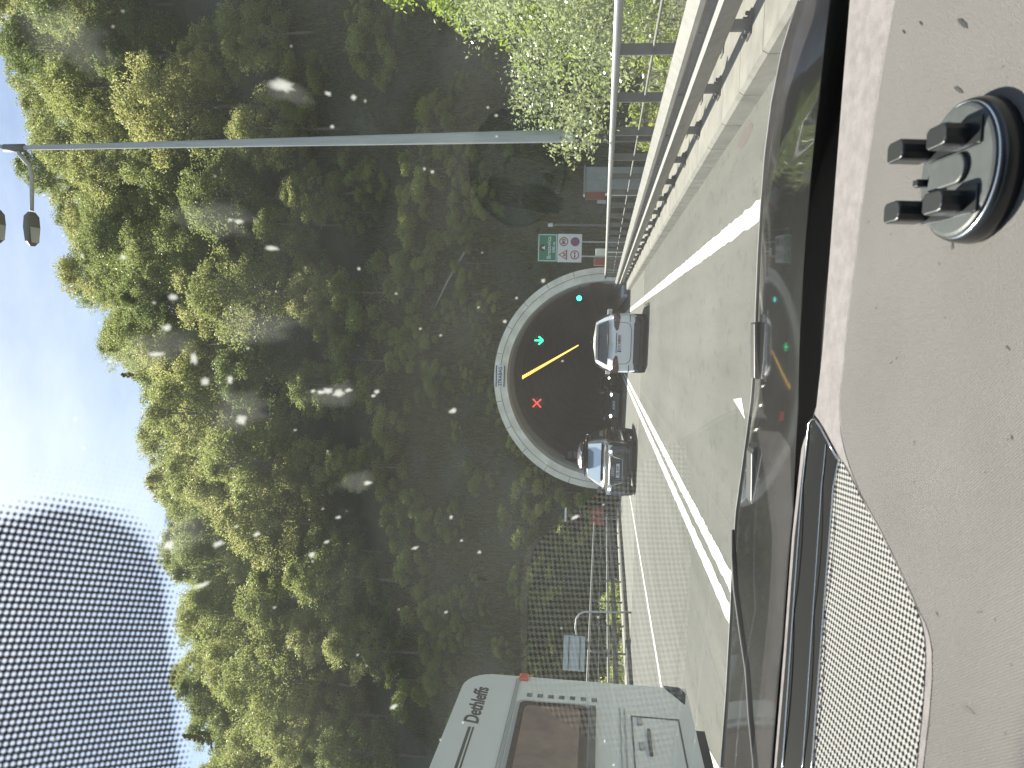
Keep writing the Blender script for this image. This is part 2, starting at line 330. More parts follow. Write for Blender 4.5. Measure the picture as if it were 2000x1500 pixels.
# ------------------------------------------------------------------ terrain, road, bridge deck
CX, CZ, RI, RO, YP = -2.66, 1.13, 5.45, 6.18, 43.0
SKY = [(-45, -260), (-30, -100), (-20, 0), (5, 100), (16, 160), (28, 210), (50, 260), (80, 320), (85, 370), (118, 420), (155, 470), (160, 510), (152, 545), (165, 580), (205, 630), (238, 690),
       (268, 740), (276, 800), (285, 870), (300, 950), (322, 1050), (350, 1140), (362, 1220), (366, 1300), (376, 1400), (415, 1500), (440, 1620), (460, 1800)]
_sk = sorted([tuple(aty(ix, iy, 114.0)) for ix, iy in SKY]); SKX = [p[0] for p in _sk]; SKZ = [p[2] for p in _sk]
def ztop(x, y): return float(np.interp(x*114.0/max(y, 30), SKX, SKZ))+2.0
def zridge(x): return float(np.interp(x, SKX, SKZ))-13.0
def hz(x, y):
    z = -1.7
    if x > 7: z += min((x-7)*.25, 9)*max(0, min(1, (y-6)/25))
    if x < -13: z += min((-13-x)*.30, 14)*max(0, min(1, (y-12)/25))
    s = y-YP
    if s > 0:
        face = -1.7+s*1.12
        t = max(0.0, min(1.0, (y-51.5)/62.5)); base = 7.9+(zridge(x*114/max(y, 60))-7.9)*(t**.92)
        if y > 114: base = zridge(x)+(y-114)*.12
        z = max(z if y < 60 else -9, min(face, base)) if y < 114 else base
    if x > 5 and y > 44: z += .50*(x-5)*max(0, min(1, (y-44)/16))*(1-max(0, min(1, (y-72)/40)))
    return z + .25*math.sin(x*.7+y*.31)*math.sin(y*.53-x*.2)*min(1, max(0, (abs(y-30)-5)/20)+.3)
def terrain():
    xs = np.concatenate([np.arange(-190, -60, 6), np.arange(-60, -14, 1.6), np.arange(-14, 9, .5), np.arange(9, 60, 1.6), np.arange(60, 170, 6)]); ys = np.concatenate([np.arange(-60, 40, 5), np.arange(40, 54, .5), np.arange(54, 60, 1), np.arange(60, 118, 2.5), np.arange(118, 330, 12)])
    mb = MB(); nx = len(xs)
    mb.v = [(float(x), float(y), hz(float(x), float(y))) for y in ys for x in xs]
    for j in range(len(ys)-1):
        for i in range(nx-1):
            x = .5*(xs[i]+xs[i+1]); y = .5*(ys[j]+ys[j+1]); z = hz(x, y)
            if y < 56 and math.hypot(x-CX, z-CZ) < RO-.25 and y > 42: continue
            if -11.9 < x < 3.4 and y < 44 and y > 41.5: continue
            mb.f.append((j*nx+i, j*nx+i+1, (j+1)*nx+i+1, (j+1)*nx+i)); mb.m.append(0)
    o = mb.build('hillside_ground', 'soil', smooth=True); o['kind'] = 'structure'
terrain()
KL = [(-11.8, -14), (-11.3, 8), (-10.75, 23), (-9.75, 40), (-9.45, YP)]
XR = 2.07
o = sheet('road', [(XR, -14), (XR, 25.9)]+[(x, y) for x, y in [(-10.55, 25.9), (-10.75, 23), (-11.3, 8), (-11.8, -14)]], 0, 'asphalt')
o = sheet('concrete_road', [(XR, 25.9), (XR, YP), (2.3, YP), (2.3, 240), (-7.6, 240), (-7.6, YP), (-9.45, YP), (-9.75, 40), (-10.55, 25.9)], 0, 'asphalt_pale')
rnd = random.Random(5)
def marking(name, poly): return sheet(name, poly, .004, 'white_paint')
def wobble(x0, x1, y0, y1, step=.13, amp=.014):
    n = int((y1-y0)/step); L = [(x0+rnd.uniform(-amp, amp), y0+(y1-y0)*i/n) for i in range(n+1)]; Rr = [(x1+rnd.uniform(-amp, amp), y0+(y1-y0)*i/n) for i in range(n+1)]
    return L, Rr
for nm, x0, x1, y1 in (('right_edge_marking', .975, 1.165, 150), ('centre_line_marking', -2.45, -2.265, 150), ('centre_line_marking', -2.765, -2.575, 150), ('left_edge_marking', -6.56, -6.42, 150)):
    L, Rr = wobble(x0, x1, -10, y1); n = len(L)
    mb = MB(); mb.add([(x, y, .004) for x, y in L+Rr], [(i, n+i, n+i+1, i+1) for i in range(n-1)]); o = mb.build(nm, 'white_paint'); o['kind'] = 'structure'
marking('arrow_marking', [tuple(ground(1433, 780)[:2]), tuple(ground(1449, 777)[:2]), tuple(ground(1456, 819)[:2])])
marking('arrow_marking', [(-4.06, 6.6), (-4.3, 7.6), (-4.5, 8.3), (-4.62, 7.6), (-4.8, 6.6)])
for x0, x1 in ((-1.87, -1.855), (-3.55, -3.53), (-4.9, -4.885)):
    sheet('road_seam', [(x0, 3), (x1, 3), (x1+.05, 25.9), (x0+.05, 25.9)], .002, 'asphalt_pale')
sheet('expansion_joint', [(-10.5, 25.82), (XR-.02, 25.82), (XR-.02, 25.98), (-10.5, 25.98)], .0035, 'concrete')
g = ground(1455, 265); mbp = []
for k in range(14):
    q = 2*math.pi*k/14; mbp.append((g[0]+.09*math.cos(q)*rnd.uniform(.5, 1.2), g[1]+.42*math.sin(q)*rnd.uniform(.6, 1.1)))
sheet('rust_stain', mbp, .002, 'rust_patch')
# bridge deck edge and kerbs
def kerb(name, xs, w, ya, yb, h, mat, label, seg=1.0, zb=-.5):
    t = thing(name, label, 'kerb', (xs(ya), ya, 0)); y = ya; mb = MB(); mj = MB()
    while y < yb-.01:
        y2 = min(y+seg, yb); a, b = xs(y), xs(y2)
        mb.prism([(a, y+.006, zb), (a+w, y+.006, zb), (a+w, y+.006, h), (a+math.copysign(.025, w), y+.006, h), (a, y+.006, h-.04)], (b-a, y2-y-.012, 0)); y = y2
    wb(mb, 'kerb_stone', mat, t); return t
kerb('kerb', lambda y: XR, .42, -8, YP-.05, .2, 'concrete', 'pale concrete kerb along the right road edge under the guard rail')
kerb('kerb', lambda y: float(np.interp(y, [p[1] for p in KL], [p[0] for p in KL]))-.0, -.40, -8, YP-.05, .16, 'concrete', 'weathered concrete kerb along the far left road edge', 1.5)
o = MB().box(2.492, 3.35, -8, YP-.05, -.9, .185).build('bridge_walkway', 'concrete'); o['kind'] = 'structure'
mb = MB()
ya = -8
while ya < YP-.2:
    yb = min(ya+5, YP-.05); xa, xb = [float(np.interp(q, [p[1] for p in KL], [p[0] for p in KL]))-.402 for q in (ya, yb)]
    mb.prism([(xa, ya, -.9), (xa-.9, ya, -.9), (xa-.9, ya, .145), (xa, ya, .145)], (xb-xa, yb-ya, 0)); ya = yb
o = mb.build('bridge_walkway', 'concrete'); o['kind'] = 'structure'
o = MB().box(-11.2, 3.3, -8, YP-.06, -1.2, -.02).build('bridge_deck', 'concrete_old'); o['kind'] = 'structure'
# ------------------------------------------------------------------ tunnel
tun = thing('tunnel_portal', 'round concrete tunnel mouth at the foot of the wooded hill', 'tunnel', (CX, YP, 0))
def arc(r, y, n=64, zmin=-.3):
    a0 = math.asin((zmin-CZ)/r); return [(CX+r*math.cos(a0+(math.pi-2*a0)*i/n), y, CZ+r*math.sin(a0+(math.pi-2*a0)*i/n)) for i in range(n+1)]
RM = 5.84
def ring(r0, r1, y0, y1, mat, name, parent, back=True):
    mb = MB(); rows = [arc(r0, y1), arc(r0, y0), arc(r1, y0), arc(r1, y1)]
    mb.grid(rows, flip=False); return wb(mb, name, mat, parent)
ring(RM+.012, RO, YP, YP+13, 'concrete_old', 'outer_ring', tun)
ring(RI, RM-.012, YP+.06, YP+1.3, 'concrete_old', 'inner_ring', tun)
ring(RM-.02, RM+.02, YP+.12, YP+1.0, 'joint', 'ring_joint', tun)
mj = MB()
for q in (18, 33, 48, 63, 78, 104, 119, 134, 149, 163):
    for rr in ((RM+.03, RO-.003),):
        c, s = math.cos(R_(q)), math.sin(R_(q)); mj.prism([(CX+rr[0]*c-.012*s, YP-.004, CZ+rr[0]*s+.012*c), (CX+rr[1]*c-.012*s, YP-.004, CZ+rr[1]*s+.012*c), (CX+rr[1]*c+.012*s, YP-.004, CZ+rr[1]*s-.012*c), (CX+rr[0]*c+.012*s, YP-.004, CZ+rr[0]*s-.012*c)], (0, .003, 0))
wb(mj, 'block_joints', 'joint', tun)['kind'] = 'stuff'
mb = MB(); mb.grid([arc(RI+.02, YP+1.3), arc(RI+.02, 46.4)]); wb(mb, 'entrance_collar', 'collar', tun, smooth=True)
mb = MB(); mb.grid([arc(RI-.03, 46.4)]+[arc(RI-.03, y) for y in (60, 90, 140, 240)]); mb.grid([arc(RI+.02, 46.4), arc(RI-.03, 46.4)]); mb.add(arc(RI, 239.5)+[], [tuple(range(65))]); wb(mb, 'tunnel_lining', 'tunnel_lining', tun, smooth=True)
for sx in (1, -1):
    x0 = CX+sx*4.62; mb = MB(); mb.box(min(x0, x0+sx*.9), max(x0, x0+sx*.9), YP+.7, 230, -.2, .32); wb(mb, 'walkway_kerb', 'collar', tun, bevel=.02)
mb = MB(); mb.grid([[(CX+(RI-.045)*math.cos(a), y, CZ+(RI-.045)*math.sin(a)) for a in (0.04, .09, .14, .19)] for y in (YP+1.5, 120)]); wb(mb, 'wall_band', 'red_band', tun)
mb = MB(); mb.tube([(CX+(RI-.12)*math.cos(a), y, CZ+(RI-.12)*math.sin(a)) for a, y in ((.62, 44.6), (.66, 50), (.70, 62), (.72, 90), (.72, 140))], .025); wb(mb, 'cable_duct', 'galv_dull', tun)
# name plate on the crown of the ring
bn = thing('name_plate', 'white plate with dark lettering between two bars on the tunnel crown', 'sign', (CX-.02, YP-.03, 6.955))
MB().box(-.62, .62, 0, .02, -.27, .27).build('panel', 'sign_white', bn); mb = MB(); mb.box(-.6, .6, -.006, 0, .19, .25); mb.box(-.6, .6, -.006, 0, -.26, -.20); mb.build('bars', 'sign_black', bn)
text('lettering', 'STRABAG', .27, 'sign_black', bn, (0, -.006, -.012), FACE, .002, bold=.006, sx=.92)
# lane signals, light row inside the tunnel
def signal(loc, label, kind):
    t = thing('lane_signal', label, 'lane signal', loc); MB().box(-.3, .3, .02, .2, -.3, .3).build('housing', 'black_plastic', t, bevel=.02); mb = MB()
    def bar(p, q, w=.035):
        p, q = Vector(p), Vector(q); d = (q-p).normalized(); n = Vector((-d.z, 0, d.x))*w; mb.prism([p+n, q+n, q-n, p-n], (0, .02, 0))
    if kind == 'x': bar((-.25, 0, -.25), (.25, 0, .25)); bar((-.25, 0, .25), (.25, 0, -.25)); mb.build('red_cross', 'lamp_red', t)
    else: bar((0, 0, .27), (0, 0, -.22), .045); bar((-.24, 0, .02), (0, 0, -.24), .045); bar((.24, 0, .02), (0, 0, -.24), .045); mb.build('green_arrow', 'lamp_green', t)
signal((-.65, 46.2, 5.08), 'lit green down arrow over the right lane inside the tunnel', 'arrow')
signal((-4.44, 46.2, 5.1), 'lit red cross over the left lane inside the tunnel', 'x')
t = thing('traffic_light', 'round blue green signal lamp on the right tunnel wall', 'signal lamp', (1.88, 45.0, 2.72)); MB().lathe([(0, 0), (.13, 0), (.15, .03), (.14, .05)], axis='y').build('lens', 'lamp_cyan', t); MB().lathe([(.17, .0), (.19, .02), (.19, .2), (0, .2)], axis='y').build('housing', 'black_plastic', t); MB().box(.05, 1.2, .08, .12, -.03, .03).build('bracket', 'dark_steel', t)
lx0, lx1 = aty(1020, 737, 46)[0], -2.5
lt0 = thing('tunnel_lamp', 'small yellow lamp in the glowing row along the tunnel ceiling', 'lamp', (lx0, 46.2, 6.0), 0, 'yellow lamps in a row along the tunnel ceiling')
MB().box(-.11, .11, -.06, .2, -.03, .02).build('lens', 'lamp_yellow', lt0); MB().box(-.13, .13, -.08, .22, .022, .10).build('housing', 'dark_steel', lt0)
for k in range(1, 90): dup(lt0, (lx0, 46.2+k*1.2, 6.0))
t = thing('emergency_niche', 'dark emergency cabinet on the left tunnel wall behind the large dark car', 'cabinet', (-7.35, 45.5, 2.0)); MB().box(-.35, .25, 0, .5, 0, 1.25).build('housing', 'black_plastic', t, bevel=.03); mb = MB(); [mb.box(-.25, .15, -.02, 0, .15+.36*k, .4+.36*k) for k in range(3)]; mb.build('door_panels', 'galv_dull', t)
# ------------------------------------------------------------------ right barrier
gr = thing('guard_rail', 'grey steel guard rail on short posts along the right kerb', 'guard rail', (2.4, -4, .2))
prof = [(.05, .36), (-.015, .43), (-.05, .53), (.02, .565), (.03, .61), (-.035, .65), (-.035, .69), (.045, .765)]
mb = MB(); y0, y1 = -6, 42.6; n = len(prof)
pr2 = prof+[(x+.012, z) for x, z in prof[::-1]]
mb.prism([(2.4+x, y0, z) for x, z in pr2], (0, y1-y0, 0)); wb(mb, 'rail_beam', 'galvanised', gr)
for k in range(30):
    y = -4.9+1.64*k
    if y > 42: break
    mb = MB(); mb.box(2.455, 2.54, y-.03, y+.03, .19, .70); mb.box(2.415, 2.455, y-.06, y+.06, .44, .66); wb(mb, 'post', 'galv_dull', gr, bevel=.004)
    mb = MB(); mb.box(2.40, 2.60, y-.09, y+.09, .198, .215); [mb.lathe([(.018, .215), (.018, .25), (0, .255)], (2.43+dx, y+dy, 0), seg=8) for dx in (0, .14) for dy in (-.06, .06)]; wb(mb, 'base_plate', 'dark_steel', gr)
rl = thing('railing', 'tall steel bridge railing with flat posts behind the right guard rail', 'railing', (2.9, -4, .2))
mb = MB(); mb.tube([(2.9, -6, 1.255), (2.9, 42.7, 1.255)], .042, 12); wb(mb, 'top_rail', 'rail_paint', rl, smooth=True)
for z in (.88, .5): wb(MB().tube([(2.9, -6, z), (2.9, 42.6, z)], .014, 8), 'middle_rail', 'galvanised', rl)
for k in range(30):
    y = -4.9+1.64*k
    if y > 42.4: break
    mb = MB(); mb.box(2.842, 2.958, y-.011, y+.011, .18, 1.22); mb.box(2.82, 2.99, y-.08, y+.08, .184, .2); wb(mb, 'post', 'galv_dull', rl)
# left railing
ll = thing('railing', 'long two bar steel railing along the far left edge of the bridge', 'railing', (-11.3, -4, .1))
def xl(y): return float(np.interp(y, [p[1] for p in KL], [p[0] for p in KL]))-.62
for z, r in ((1.40, .045), (.72, .05), (1.05, .012)):
    wb(MB().tube([(xl(y), y, z) for y in np.linspace(-6, 42.4, 20)], r, 10), 'rail', 'rail_paint' if r > .02 else 'galvanised', ll, smooth=True)
wb(MB().prism([(xl(-6), -6, .42), (xl(-6)+.04, -6, .42), (xl(-6)+.04, -6, .6), (xl(-6), -6, .6)], (xl(42)-xl(-6), 48, 0)), 'lower_beam', 'galv_dull', ll)
for k in range(22):
    y = -4.5+2.2*k
    if y > 42: break
    wb(MB().box(xl(y)-.03, xl(y)+.03, y-.02, y+.02, .14, 1.39), 'post', 'galv_dull', ll)
# ------------------------------------------------------------------ street furniture
P0 = aty(1262, 262, 13.2); PT = aty(36, 289, 13.2)
lp = thing('street_lamp', 'tall tapering grey lamp post behind the right railing, two lamps on top', 'street lamp', (P0[0], 13.2, 0))
hT = PT[2]; lean = (PT[0]-P0[0])/(PT[2]-P0[2])
def lx(z): return lean*(z-P0[2])
wb(MB().tube([(P0[0]+lx(z), 13.2, z) for z in (1.9, 4, 8, hT)], [.112, .098, .068, .044], 12), 'pole', 'pole_steel', lp)
wb(MB().tube([(P0[0]+lx(z), 13.2, z) for z in (-1.6, 1.9)], [.125, .122], 16), 'lower_pole', 'dark_steel', lp)  # darker, slightly wider lower section of the pole
C0 = (P0[0]+lx(hT), 13.2, hT)
wb(MB().tube([(C0[0], C0[1], hT-.12), (C0[0], C0[1], hT+.28)], [.075, .07], 12), 'collar', 'galv_dull', lp, smooth=True)
def lamp_arm(pth, hx):
    ar = wb(MB().tube(pth, .038, 10), 'arm', 'pole_steel', lp, smooth=True); e = pth[-1]
    mb = MB(); s = [(-.02, .07, .05), (-.10, .15, .10), (-.30, .17, .11), (-.56, .15, .08), (-.64, .06, .03)]
    rows = [[(e[0]+dx, e[1]+w*cy, e[2]+h*cz) for cy, cz in ((-1, -.2), (-.7, .8), (.7, .8), (1, -.2), (.85, -.5), (-.85, -.5), (-1, -.2))] for dx, w, h in s]
    mb.grid(rows); hd = wb(mb, 'lamp_head', 'galv_dull', lp); mb = MB().add([(e[0]+dx, e[1]+dy, e[2]-.062) for dx, dy in ((-.3, -.13), (-.3, .13), (-.58, .10), (-.58, -.10))], [(0, 1, 2, 3)]); wb(mb, 'lens', 'lamp_glass', lp)
A = aty(62, 412, 13.2); Bq = aty(3, 404, 13.2)
lamp_arm([C0, (C0[0]-.12, 13.2, hT-.02), (C0[0]-.3, 13.2, hT-.2), (C0[0]-.45, 13.2, hT-.26), tuple(A)], 0)
lamp_arm([(C0[0], 13.2, hT+.2), (C0[0]+.06, 13.3, hT+.5), (C0[0]+.02, 13.35, hT+.85), (C0[0]-.3, 13.4, hT+.9), tuple(Bq+np.array([0, .2, .26]))], 0)
sg = thing('tunnel_sign', 'green and white tunnel information sign on two posts beside the portal', 'sign', (3.9, 37, 0))
bl, br, bt, bb, bm = 3.24-3.9, 4.57-3.9, 4.52, 2.42, 3.57
MB().box(bl, br, 0, .04, bm, bt).build('green_panel', 'sign_green', sg); MB().box(bl, br, 0, .04, bb, bm-.004).build('white_panel', 'sign_white', sg)
for px in (bl+.3, br-.35): MB().tube([(px, .09, -1.6), (px, .09, bt-.1)], .035).build('post', 'pole_steel', sg)
mb = MB(); e = .035
for a, b_, c, d in ((bl+e, br-e, bt-2*e, bt-e), (bl+e, br-e, bm+e, bm+2*e), (bl+e, bl+2*e, bm+e, bt-e), (br-2*e, br-e, bm+e, bt-e)): mb.box(a, b_, -.006, 0, c, d)
mb.build('border', 'sign_white', sg)
cxs = (bl+br)/2
mb = MB(); mb.lathe([(0, -.007), (.16, -.007), (.16, 0)], (cxs, 0, bt-.26), 'y', 20); mb.build('tunnel_emblem', 'sign_black', sg)
mb = MB(); mb.prism([(cxs-.10, -.010, bt-.36), (cxs+.10, -.010, bt-.36), (cxs+.05, -.010, bt-.27), (cxs+.03, -.010, bt-.2), (cxs-.03, -.010, bt-.2), (cxs-.05, -.010, bt-.27)], (0, .002, 0)); mb.build('emblem_road', 'sign_white', sg)
text('lettering', 'Brezovica', .27, 'sign_white', sg, (cxs, -.006, bm+.40), FACE, .002, bold=.004); text('lettering', '590 m', .20, 'sign_white', sg, (cxs+.02, -.006, bm+.17), FACE, .002, bold=.003)
def disc(cx, cz, r, m, y): return MB().lathe([(0, y), (r, y), (r, 0)], (cx, 0, cz), 'y', 28).build('symbol_disc', m, sg)
lxs, rxs, z1, z2 = cxs-.32, cxs+.30, bb+.86, bb+.32
disc(rxs, z1, .215, 'sign_red', -.004); disc(rxs, z1, .165, 'sign_white', -.006); text('lettering', '80', .25, 'sign_black', sg, (rxs, -.008, z1), FACE, .002, bold=.006)
disc(lxs, z2, .215, 'sign_red', -.004); disc(lxs, z2, .165, 'sign_white', -.006); mb = MB(); mb.box(lxs-.13, lxs-.01, -.010, -.006, z2-.03, z2+.03); mb.box(lxs+.02, lxs+.13, -.010, -.006, z2-.03, z2+.03); mb.build('overtaking_symbol', 'sign_black', sg)
disc(rxs, z2, .215, 'sign_red', -.004); disc(rxs, z2, .19, 'sign_blue', -.006); mb = MB()
for q in (45, 135): c, s = math.cos(R_(q)), math.sin(R_(q)); mb.prism([(rxs+.185*c-.02*s, -.009, z2+.185*s+.02*c), (rxs-.185*c-.02*s, -.009, z2-.185*s+.02*c), (rxs-.185*c+.02*s, -.009, z2-.185*s-.02*c), (rxs+.185*c+.02*s, -.009, z2+.185*s-.02*c)], (0, .002, 0))
mb.build('no_stopping_cross', 'sign_red', sg)
for k, (m, y, r) in enumerate((('sign_red', -.004, .25), ('sign_white', -.006, .17))): MB().prism([(lxs-r, y, z1-r*.72), (lxs+r, y, z1-r*.72), (lxs, y, z1+r)], (0, .003, 0)).build('warning_triangle', m, sg)
mb = MB(); mb.box(lxs-.07, lxs-.02, -.009, -.006, z1-.09, z1+.02); mb.box(lxs+.02, lxs+.07, -.009, -.006, z1-.09, z1+.02); mb.box(lxs-.07, lxs+.07, -.009, -.006, z1-.1, z1-.07); mb.build('triangle_symbol', 'sign_black', sg)
lps = thing('short_lamp_post', 'short thin grey post with a small lamp beside the green sign', 'lamp post', (4.86, 36, 0))
MB().tube([(0, 0, -1.6), (0, 0, 3.8)], .055).build('pole', 'galv_dull', lps); MB().tube([(0, 0, 3.76), (-.02, 0, 3.98)], [.10, .075], 10).build('lamp_head', 'lamp_glass', lps)
rb = thing('hydrant_cabinet', 'rusty red cabinet beside the right foot of the tunnel arch', 'cabinet', (3.8, 40, -1))
MB().box(-.42, .05, 0, .5, 0, 2.86).build('red_body', 'cabinet_red', rb, bevel=.02); MB().box(.052, .42, 0, .5, 0, 2.80).build('grey_side', 'concrete_old', rb, bevel=.02); MB().box(-.38, .0, -.02, 0, 1.4, 2.75).build('door', 'cabinet_red', rb, bevel=.01)
gc = thing('electric_cabinet', 'grey utility cabinet behind the railing near the lamp post', 'cabinet', (6.9, 36, -1)); mb = MB(); mb.box(-.6, .6, 0, .6, 0, 3.34).build('body', 'cabinet_grey', gc, bevel=.02); MB().box(-.55, -.01, -.02, 0, .8, 3.25).build('door', 'cabinet_grey', gc, bevel=.01); MB().box(.01, .55, -.02, 0, .8, 3.25).build('door', 'cabinet_grey', gc, bevel=.01); MB().box(-.66, .66, -.06, .66, 3.342, 3.4).build('roof', 'cabinet_grey', gc)
bp = thing('information_board', 'narrow brown board on a post beside the grey cabinet', 'board', (6.17, 35.9, 0)); MB().box(-.17, .17, 0, .05, 1.4, 2.3).build('panel', 'cabinet_red', bp); MB().tube([(0, .08, -1.7), (0, .08, 2.2)], .03).build('post', 'galv_dull', bp); MB().box(-.33, -.19, 0, .05, 1.35, 1.75).build('plate', 'sign_back', bp)
a_ = atx(1100, 1280, -11.7); b_ = atx(1145, 1230, -11.7)
bs = thing('road_sign', 'back of a square grey road sign on a bent pipe at the left railing', 'sign', (-11.7, a_[1], 0))
wb(MB().box(-12.25, -10.95, a_[1], a_[1]+.03, b_[2], a_[2]), 'panel', 'sign_back', bs); mb = MB(); mb.box(-12.2, -11.0, a_[1]-.04, a_[1], 1.70, 1.74); mb.box(-12.2, -11.0, a_[1]-.04, a_[1], 2.1, 2.14); wb(mb, 'stiffeners', 'galv_dull', bs)
mb = MB(); xx = -11.7; pth = [(xx, a_[1]-.08, 1.6), (xx, a_[1]-.08, 2.0)]
mb.tube([(-11.5, a_[1]-.08, 2.25), (-11.5, a_[1]-.08, 1.85), (-11.2, a_[1]-.08, 1.85)], .03)
pp = [aty(p[0], p[1], a_[1]-.1) for p in ((1126, 1240), (1124, 1225), (1126, 1208), (1132, 1199), (1142, 1195), (1165, 1195), (1200, 1196), (1232, 1196))]
wb(MB().tube(pp, .035, 10), 'bent_pipe', 'pole_steel', bs, smooth=True)
lc = thing('safety_barrier', 'small red and white warning board at the left railing near the tunnel', 'warning board', (-9.9, 41, 0)); MB().box(-.5, -.1, 0, .04, .9, 1.6).build('red_panel', 'cabinet_red', lc); MB().box(.0, .4, 0, .04, .9, 1.6).build('red_panel', 'cabinet_red', lc); MB().tube([(0, .07, -.5), (0, .07, 2.95)], .035).build('post', 'galv_dull', lc); MB().box(-.4, .35, -.03, .1, 2.9, 3.0).build('lamp_bar', 'sign_white', lc)
# fence posts and the leaning pole on the slope
fp = None
for ix, iy, y in ((930, 514, 52.5), (910, 622, 54), (935, 575, 52), (925, 912, 53), (905, 1025, 54.5), (880, 1165, 55)):
    p = aty(ix, iy, y); z = hz(p[0], y)
    if fp is None: fp = thing('fence_post', 'thin pale fence post standing on the shaded slope above the tunnel', 'post', (p[0], y, z), 0, 'thin fence posts on the slope above the tunnel'); MB().tube([(0, 0, -.3), (0, 0, 1.9)], .022).build('post_shaft', 'galv_dull', fp); MB().lathe([(.045, 1.9), (.04, 1.95), (0, 1.97)], seg=8).build('cap', 'galv_dull', fp)
    else: dup(fp, (p[0], y, z))
p, q = aty(848, 604, 56.5), aty(908, 492, 53.5)
o = MB().tube([p, (p+q)/2+np.array([0, 0, .12]), q], [.06, .07, .085], 8).build('fallen_trunk', 'bark_pale', smooth=True); tag(o, 'pale bare trunk lying aslant on the dark slope above the sign', 'log')

# ------------------------------------------------------------------ vehicles (local: front towards -Y at y=0)
def wheel(root, x, y, r=.33, wd=.22):
    s = 1 if x > 0 else -1
    t = MB().lathe([(r*.62, -.5*wd), (r*.93, -.5*wd), (r, -.35*wd), (r, .35*wd), (r*.93, .5*wd), (r*.62, .5*wd), (r*.62, -.5*wd)], (0, 0, 0), 'x', 28).build('tyre', 'tyre', None, smooth=True)
    wv = bpy.data.objects.new('wheel', None); COL.objects.link(wv); wv.parent = root; wv.location = (x, y, r); t.parent = wv
    mb = MB(); mb.lathe([(r*.63, -.3*wd), (r*.62, s*.42*wd), (r*.55, s*.40*wd)], (0, 0, 0), 'x', 24); mb.lathe([(r*.14, s*.2*wd), (r*.14, s*.4*wd), (0, s*.42*wd)], (0, 0, 0), 'x', 12)
    for k in range(5):
        q = 2*math.pi*k/5; c, sn = math.cos(q), math.sin(q); mb.prism([(s*.3*wd, r*.1*c-.03*sn, r*.1*sn+.03*c), (s*.3*wd, r*.6*c-.03*sn, r*.6*sn+.03*c), (s*.3*wd, r*.6*c+.03*sn, r*.6*sn-.03*c), (s*.3*wd, r*.1*c+.03*sn, r*.1*sn-.03*c)], (s*.08*wd, 0, 0))
    mb.build('rim', 'rim', wv)
def body_loft(st, arch=None):
    """st: (y, zb, zt, w, crown); rounded shell closed at both ends"""
    rows = []
    for y, zb, zt, w, cr in st:
        h = zt-zb; half = [(0, zb), (w-.12, zb), (w-.03, zb+.07), (w, zb+.28*h), (w, zb+.60*h), (w-.02, zb+.80*h), (w-.06, zt-.04), (w-.14, zt), (w*.5, zt+cr*.7), (0, zt+cr)]
        rows.append([(-x, y, z) for x, z in half[::-1]][:-1]+[(x, y, z) for x, z in half])
    mb = MB(); n = len(rows[0]); rows2 = [r+[r[0]] for r in rows]; mb.grid(rows2)
    mb.add(rows[0], [tuple(range(n))]); mb.add(rows[-1], [tuple(range(n))[::-1]]); return mb
def cabin(yb0, yb1, yt0, yt1, zb, zt, wb_, wt, zr=None, bow=.06):
    zr = zr or zt; mb = MB(); N = 7; rows = []
    def ringp(f):
        pass
    bot = [(-wb_, yb0+.1, zb), (-wb_*.5, yb0, zb), (wb_*.5, yb0, zb), (wb_, yb0+.1, zb), (wb_, yb1-.08, zb), (wb_*.5, yb1, zb), (-wb_*.5, yb1, zb), (-wb_, yb1-.08, zb)]
    top = [(-wt, yt0+.12, zt-.03), (-wt*.5, yt0, zt), (wt*.5, yt0, zt), (wt, yt0+.12, zt-.03), (wt, yt1-.06, zr-.03), (wt*.5, yt1, zr), (-wt*.5, yt1, zr), (-wt, yt1-.06, zr-.03)]
    mid = [tuple((a+b)/2*(1.0 if i != 0 else 1.0) for i, (a, b) in enumerate(zip(p, q))) for p, q in zip(bot, top)]
    mid = [(x*1.03, y, z) for x, y, z in mid]
    mb.grid([r+[r[0]] for r in (bot, mid, top)])
    ctr = [(x*.55, y*.55+.45*(yt0+yt1)/2, z+.035) for x, y, z in top]
    mb.grid([r+[r[0]] for r in (top, ctr)]); mb.add(ctr, [tuple(range(8))]); return mb
def pane(name, root, quad, mat='car_glass', off=.012, inset=.0, th=.006):
    P = [Vector(p) for p in quad]; n = (P[1]-P[0]).cross(P[2]-P[0]).normalized(); c = sum(P, Vector())/len(P)
    P = [p+(c-p)*inset+n*off for p in P]; return MB().prism(P, n*th).build(name, mat, root, bevel=.0)
def plate(root, loc, body, w=.52, h=.115, back=False):
    p = MB().box(loc[0]-w/2, loc[0]+w/2, loc[1]-.006 if not back else loc[1], loc[1] if not back else loc[1]+.006, loc[2]-h/2, loc[2]+h/2).build('licence_plate', 'plate', root)
    s = 1 if back else -1; rot = FACE if not back else (R_(90), 0, R_(180))
    yy = loc[1]+s*.0075
    MB().box(*(sorted((loc[0]-s*-1*(w/2-.045), loc[0]-s*-1*(w/2))) if False else ((loc[0]-w/2, loc[0]-w/2+.045) if not back else (loc[0]+w/2-.045, loc[0]+w/2))), *sorted((loc[1]+s*.006, yy)), loc[2]-h/2, loc[2]+h/2).build('plate_band', 'plate_blue', p)
    t = text('plate_lettering', body, .105, 'sign_black', p, (loc[0]+(.02 if not back else -.02), yy, loc[2]), rot, .001, bold=.003, sx=.88)
def mirror(root, x, y, z, mat):
    s = 1 if x > 0 else -1
    m = MB().box(-.11, .11, -.06, .05, -.07, .08).build('wing_mirror', mat, root, bevel=.03, seg=3, loc=(x+s*.1, y, z)); MB().box(-.09, .09, .051, .056, -.055, .065).build('mirror_glass', 'lamp_glass', m)
